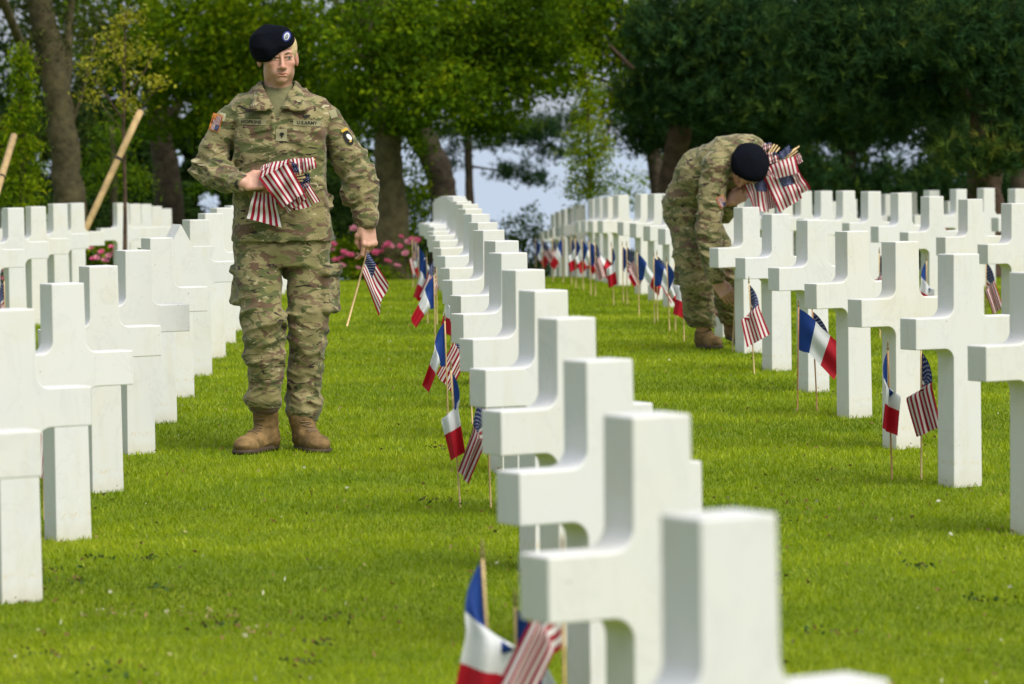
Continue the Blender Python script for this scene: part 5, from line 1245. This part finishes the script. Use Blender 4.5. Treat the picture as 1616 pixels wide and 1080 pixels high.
tree('back_pine', 'dark pine with bluish sky gaps between its boughs behind the right rows', [
    [foot(1340, 56, 30), (1338, 300, 56, 26), (1340, 150, 56, 22), (1345, -150, 56, 16)], [foot(1625, 54, 40), (1610, 300, 54, 34), (1600, 180, 54, 30), (1600, -100, 54, 22)]],
    [dict(boughs=DP([(1300, 270, 56, 40, 50, 80, .45), (1360, 300, 56, 50, 30, 70, .4), (1440, 300, 56, 60, 26, 60, .4), (1400, 250, 56, 24, 40, 20, .4), (1340, 210, 56, 50, 40, 60, .4), (1490, 290, 56, 34, 40, 50, .4), (1430, 170, 56, 80, 26, 60, .4), (1250, 300, 56, 40, 30, 60, .5), (1290, 150, 56, 80, 60, 120, .35), (1520, 180, 56, 70, 50, 90, .35), (1600, 300, 56, 40, 40, 60, .35)]), per=9, crad=.14, size=.11, mat=NEED, needles=True, k=12, w=.008)], (1340, 56), BARKD)
# shrubs and hedges
def bush(name, label, boughs, base, per, crad, size, mat, cat='bush', aspect=.55, group=None):
    px, D = base; f = at(px, 400, D); o = empty(name, Vector((f.x, f.y, tzf(D)))); tag(o, label, cat, group); bpy.context.view_layer.update()
    l = foliage(o, 'foliage', boughs, per, crad, size, mat, aspect=aspect); l.matrix_parent_inverse = o.matrix_world.inverted()
    st = []
    for k in range(5):
        st.append(([o.location+Vector((random.uniform(-.2, .2), random.uniform(-.2, .2), -.05)), o.location+Vector((random.uniform(-.5, .5), random.uniform(-.3, .3), .45))]))
    V = []; F = []
    for a, b_ in st:
        v, f_ = tube_arrays([a, a.lerp(b_, .5), b_], [.015, .012, .006], 5); n = len(V); V += [tuple(x-o.location) for x in v]; F += [tuple(i+n for i in q) for q in f_]
    me = bpy.data.meshes.new('stems'); me.from_pydata(V, [], [q if q[0] != q[3] else q[:3] for q in F]); link('stems', me, BARKD, o)
    return o
bush('dark_shrub', 'dark green shrub between the middle row and the far row of crosses', [(820, 380, 62, 40, 40, 60, .5), (800, 420, 62, 40, 30, 50, .45), (845, 430, 62, 30, 30, 40, .45), (836, 350, 62, 12, 24, 12, .5)], (820, 62), 30, .10, .028, LEAFD)
bush('dark_shrub', 'dark shrub seen between the shafts of the far crosses', [(880+i*45, 425, 64, 34, 34, 44, .45) for i in range(5)], (970, 64), 30, .11, .03, LEAFD)
bush('low_shrub', 'pale green thin shrub left of the bending soldier', [(1010, 290, 60, 40, 30, 20, .7), (1035, 250, 60, 30, 20, 9, .7), (990, 320, 60, 40, 24, 20, .6)], (1010, 60), 20, .10, .024, LEAF)
bush('hedge', 'dark hedge behind the pink roses under the thick trunk', [(540+i*38, 390+(i % 2)*10, 58, 34, 46, 60, .45) for i in range(5)]+[(540+i*38, 320, 60, 34, 40, 44, .4) for i in range(4)], (600, 58), 30, .12, .030, LEAFD, 'hedge')
bush('hedge', 'dark hedge behind the right rows of crosses', [(1180+i*48, 400+(i % 3)*8, 60, 38, 50, 60, .42) for i in range(10)], (1400, 60), 28, .12, .030, LEAFD, 'hedge')
bush('hedge', 'dark hedge behind the left rows of crosses', [(-20+i*48, 350+(i % 3)*12, 62, 38, 56, 70, .42) for i in range(10)], (200, 62), 28, .12, .032, LEAFD, 'hedge')
PETALS = {}
def rose(parent, p, r, mat):
    """one bloom: a bud ringed by cupped petals"""
    V = []; F = []
    for ring, (n, rr, el, sz) in enumerate(((3, .25, 70, .55), (5, .55, 45, .75), (6, .85, 18, .8))):
        for k in range(n):
            a = 2*math.pi*(k+ring*.4)/n; c = Vector((math.cos(a), math.sin(a), 0)); t = Vector((-math.sin(a), math.cos(a), 0)); e = math.radians(el)
            out = c*math.cos(e)+Vector((0, 0, 1))*math.sin(e); b0 = c*(.10*r*ring)
            i = len(V); V += [b0-t*r*.15, b0+out*rr*r*.6-t*r*sz*.42, b0+out*rr*r+Vector((0, 0, .05*r)), b0+out*rr*r*.6+t*r*sz*.42, b0+t*r*.15]; F.append((i, i+1, i+2, i+3, i+4))
    q = Vector((random.uniform(-.5, .5), random.uniform(-1, -.3), 1)).to_track_quat('Z', 'Y'); me = bpy.data.meshes.new('rose_bloom')
    me.from_pydata([tuple(q @ v+p-parent.location) for v in V], [], F); link('rose_bloom', me, mat, parent)
PINK = simple('pink petals', (.62, .085, .20), .5); PINK2 = simple('pale pink petals', (.68, .25, .33), .5); REDP = simple('dark red petals', (.30, .015, .03), .5)
def rose_bush(label, boughs, base, spots, mats, rad):
    o = bush('rose_bush', label, boughs, base, 26, .08, .024, LEAF, 'rose bush')
    for i, (px, py) in enumerate(spots): rose(o, at(px, py, base[1]-.45), rad*random.uniform(.75, 1.2), mats[i % len(mats)])
rose_bush('pink rose bush in bloom right of the walking soldier', [(550, 415, 50, 34, 34, 60, .65), (600, 410, 50, 40, 34, 80, .6), (640, 420, 50, 22, 30, 40, .55), (575, 435, 49.6, 50, 18, 50, .55), (540, 392, 50, 20, 22, 24, .7), (622, 392, 50, 26, 20, 30, .6)], (585, 50),
    [(543, 399), (539, 408), (539, 419), (530, 411), (553, 403), (559, 361), (633, 374), (612, 386), (617, 389), (608, 390), (631, 389), (644, 383), (658, 380), (602, 397), (627, 420), (612, 413), (592, 399), (523, 394), (525, 386), (650, 378), (640, 400), (575, 386), (585, 415), (566, 424)], [PINK, PINK, PINK2], .052)
rose_bush('pink rose bush between the left rows of crosses under the sapling', [(165, 400, 44, 30, 22, 50, .6), (190, 384, 44, 16, 16, 24, .65), (150, 420, 44, 24, 18, 30, .55)], (165, 44), [(147, 410), (153, 407), (144, 393), (138, 392), (160, 398), (172, 404), (177, 391), (166, 412), (182, 398)], [PINK, PINK2], .045)
rose_bush('pink rose bush glimpsed at the left edge between cross shafts', [(12, 440, 43, 16, 34, 30, .5)], (12, 43), [(8, 418), (10, 428), (7, 440), (11, 452)], [PINK], .04)
rose_bush('dark red rose bush behind the right hand rows of crosses', [(1494, 372, 47, 26, 20, 34, .4), (1470, 390, 47, 26, 20, 30, .35), (1580, 440, 46, 30, 24, 34, .35), (1530, 430, 46, 30, 24, 30, .35)], (1494, 47), [(1490, 354), (1497, 350), (1502, 356), (1494, 362), (1486, 360), (1503, 364), (1568, 424), (1574, 430), (1565, 436)], [REDP, PINK, REDP], .04)
# far-off wood
def wood():
    B = []
    rn = random.Random(3)
    for k in range(150):
        px = rn.choice([rn.uniform(-150, 560), rn.uniform(1060, 1760)]); py = rn.uniform(-60, 400); B.append((px, py, rn.uniform(70, 84), 60, 50, 26, rn.uniform(.25, .5)))
    for k in range(70): B.append((rn.uniform(-60, 540), rn.uniform(190, 350), rn.uniform(64, 70), 50, 40, 26, rn.uniform(.15, .45)))
    for k in range(26): B.append((rn.uniform(520, 1060), rn.uniform(-80, 120), rn.uniform(66, 76), 60, 34, 20, rn.uniform(.3, .5)))
    for k in range(40): B.append((rn.uniform(-150, 1760), rn.uniform(-500, -100), rn.uniform(66, 80), 120, 90, 16, rn.uniform(.3, .5)))
    # keep the gaps through which sky and sea show
    gaps = [(a, b, r*.9) for a, b, r in GAPS]
    C, T = clumps(B, 16, .22)
    C0 = C; d = C0-np.array([0, 0, EYE]); w = d@np.array(FWD); px = CX+FPX*(d@np.array(RIGHT))/w; py = CY-FPX*(d@np.array(UP))/w
    keep = np.ones(len(C), bool)
    for gx, gy, gr in gaps: keep &= ((px-gx)**2+(py-gy)**2 > gr*gr) | (RNG.random(len(C)) < .06)
    keep &= ~((px > 640) & (px < 1060) & (py > 185))
    C, T = C[keep], T[keep]
    V, F, t = leaf_arrays(C, .085, T); tag(link('woodland', np_mesh('woodland', V, F, False, t), LEAFD), 'far off dark wood beyond the cemetery', 'woodland', kind='stuff')
wood()
# dry bits, clover and clippings in the turf
def litter():
    C = []; T = []
    spots = [(510, 988, 30), (160, 982, 26), (300, 985, 40), (345, 985, 24), (150, 892, 16), (70, 1045, 30), (400, 1010, 20), (505, 1030, 16), (340, 1000, 16), (690, 800, 20), (260, 940, 14), (235, 893, 12), (95, 910, 18), (1220, 830, 20), (1450, 905, 18), (700, 715, 16), (170, 1075, 30), (1300, 1010, 24), (1560, 960, 26), (120, 930, 16), (480, 1060, 20)]
    for px, py, w in spots:
        c = ground(px, py); n = 26; s = w/FPX*c.y; dark = random.random() < .7
        q = RNG.normal(size=(n, 3))*np.array([s, s*1.6, .0]); p = np.array(c)+q; p[:, 2] = tz(p[:, 1])+.024+.006*RNG.random(n); C.append(p); T.append(np.full(n, .18 if dark else .7)+RNG.random(n)*.25)
    n = 2600; y = 9+RNG.random(n)**1.3*34; x = y*math.tan(YAW)+(RNG.random(n)-.5)*.26*y; C.append(np.stack([x, y, tz(y)+.026], 1)); T.append(.35+RNG.random(n)**1.6*.65)
    C = np.concatenate(C); T = np.concatenate(T)
    V, F, t = leaf_arrays(C, .0072, T, up=3)
    mt = tinted('leaf litter', [(0, (.03, .07, .01)), (.3, (.04, .09, .012)), (.4, (.14, .085, .02)), (.7, (.24, .15, .05)), (.9, (.30, .30, .10)), (1, (.75, .75, .62))], .7)
    tag(link('leaf_litter', np_mesh('leaf_litter', V, F, False, t), mt), 'scattered clover, dry clippings and fallen bits on the lawn', 'leaf litter', kind='stuff')
litter()
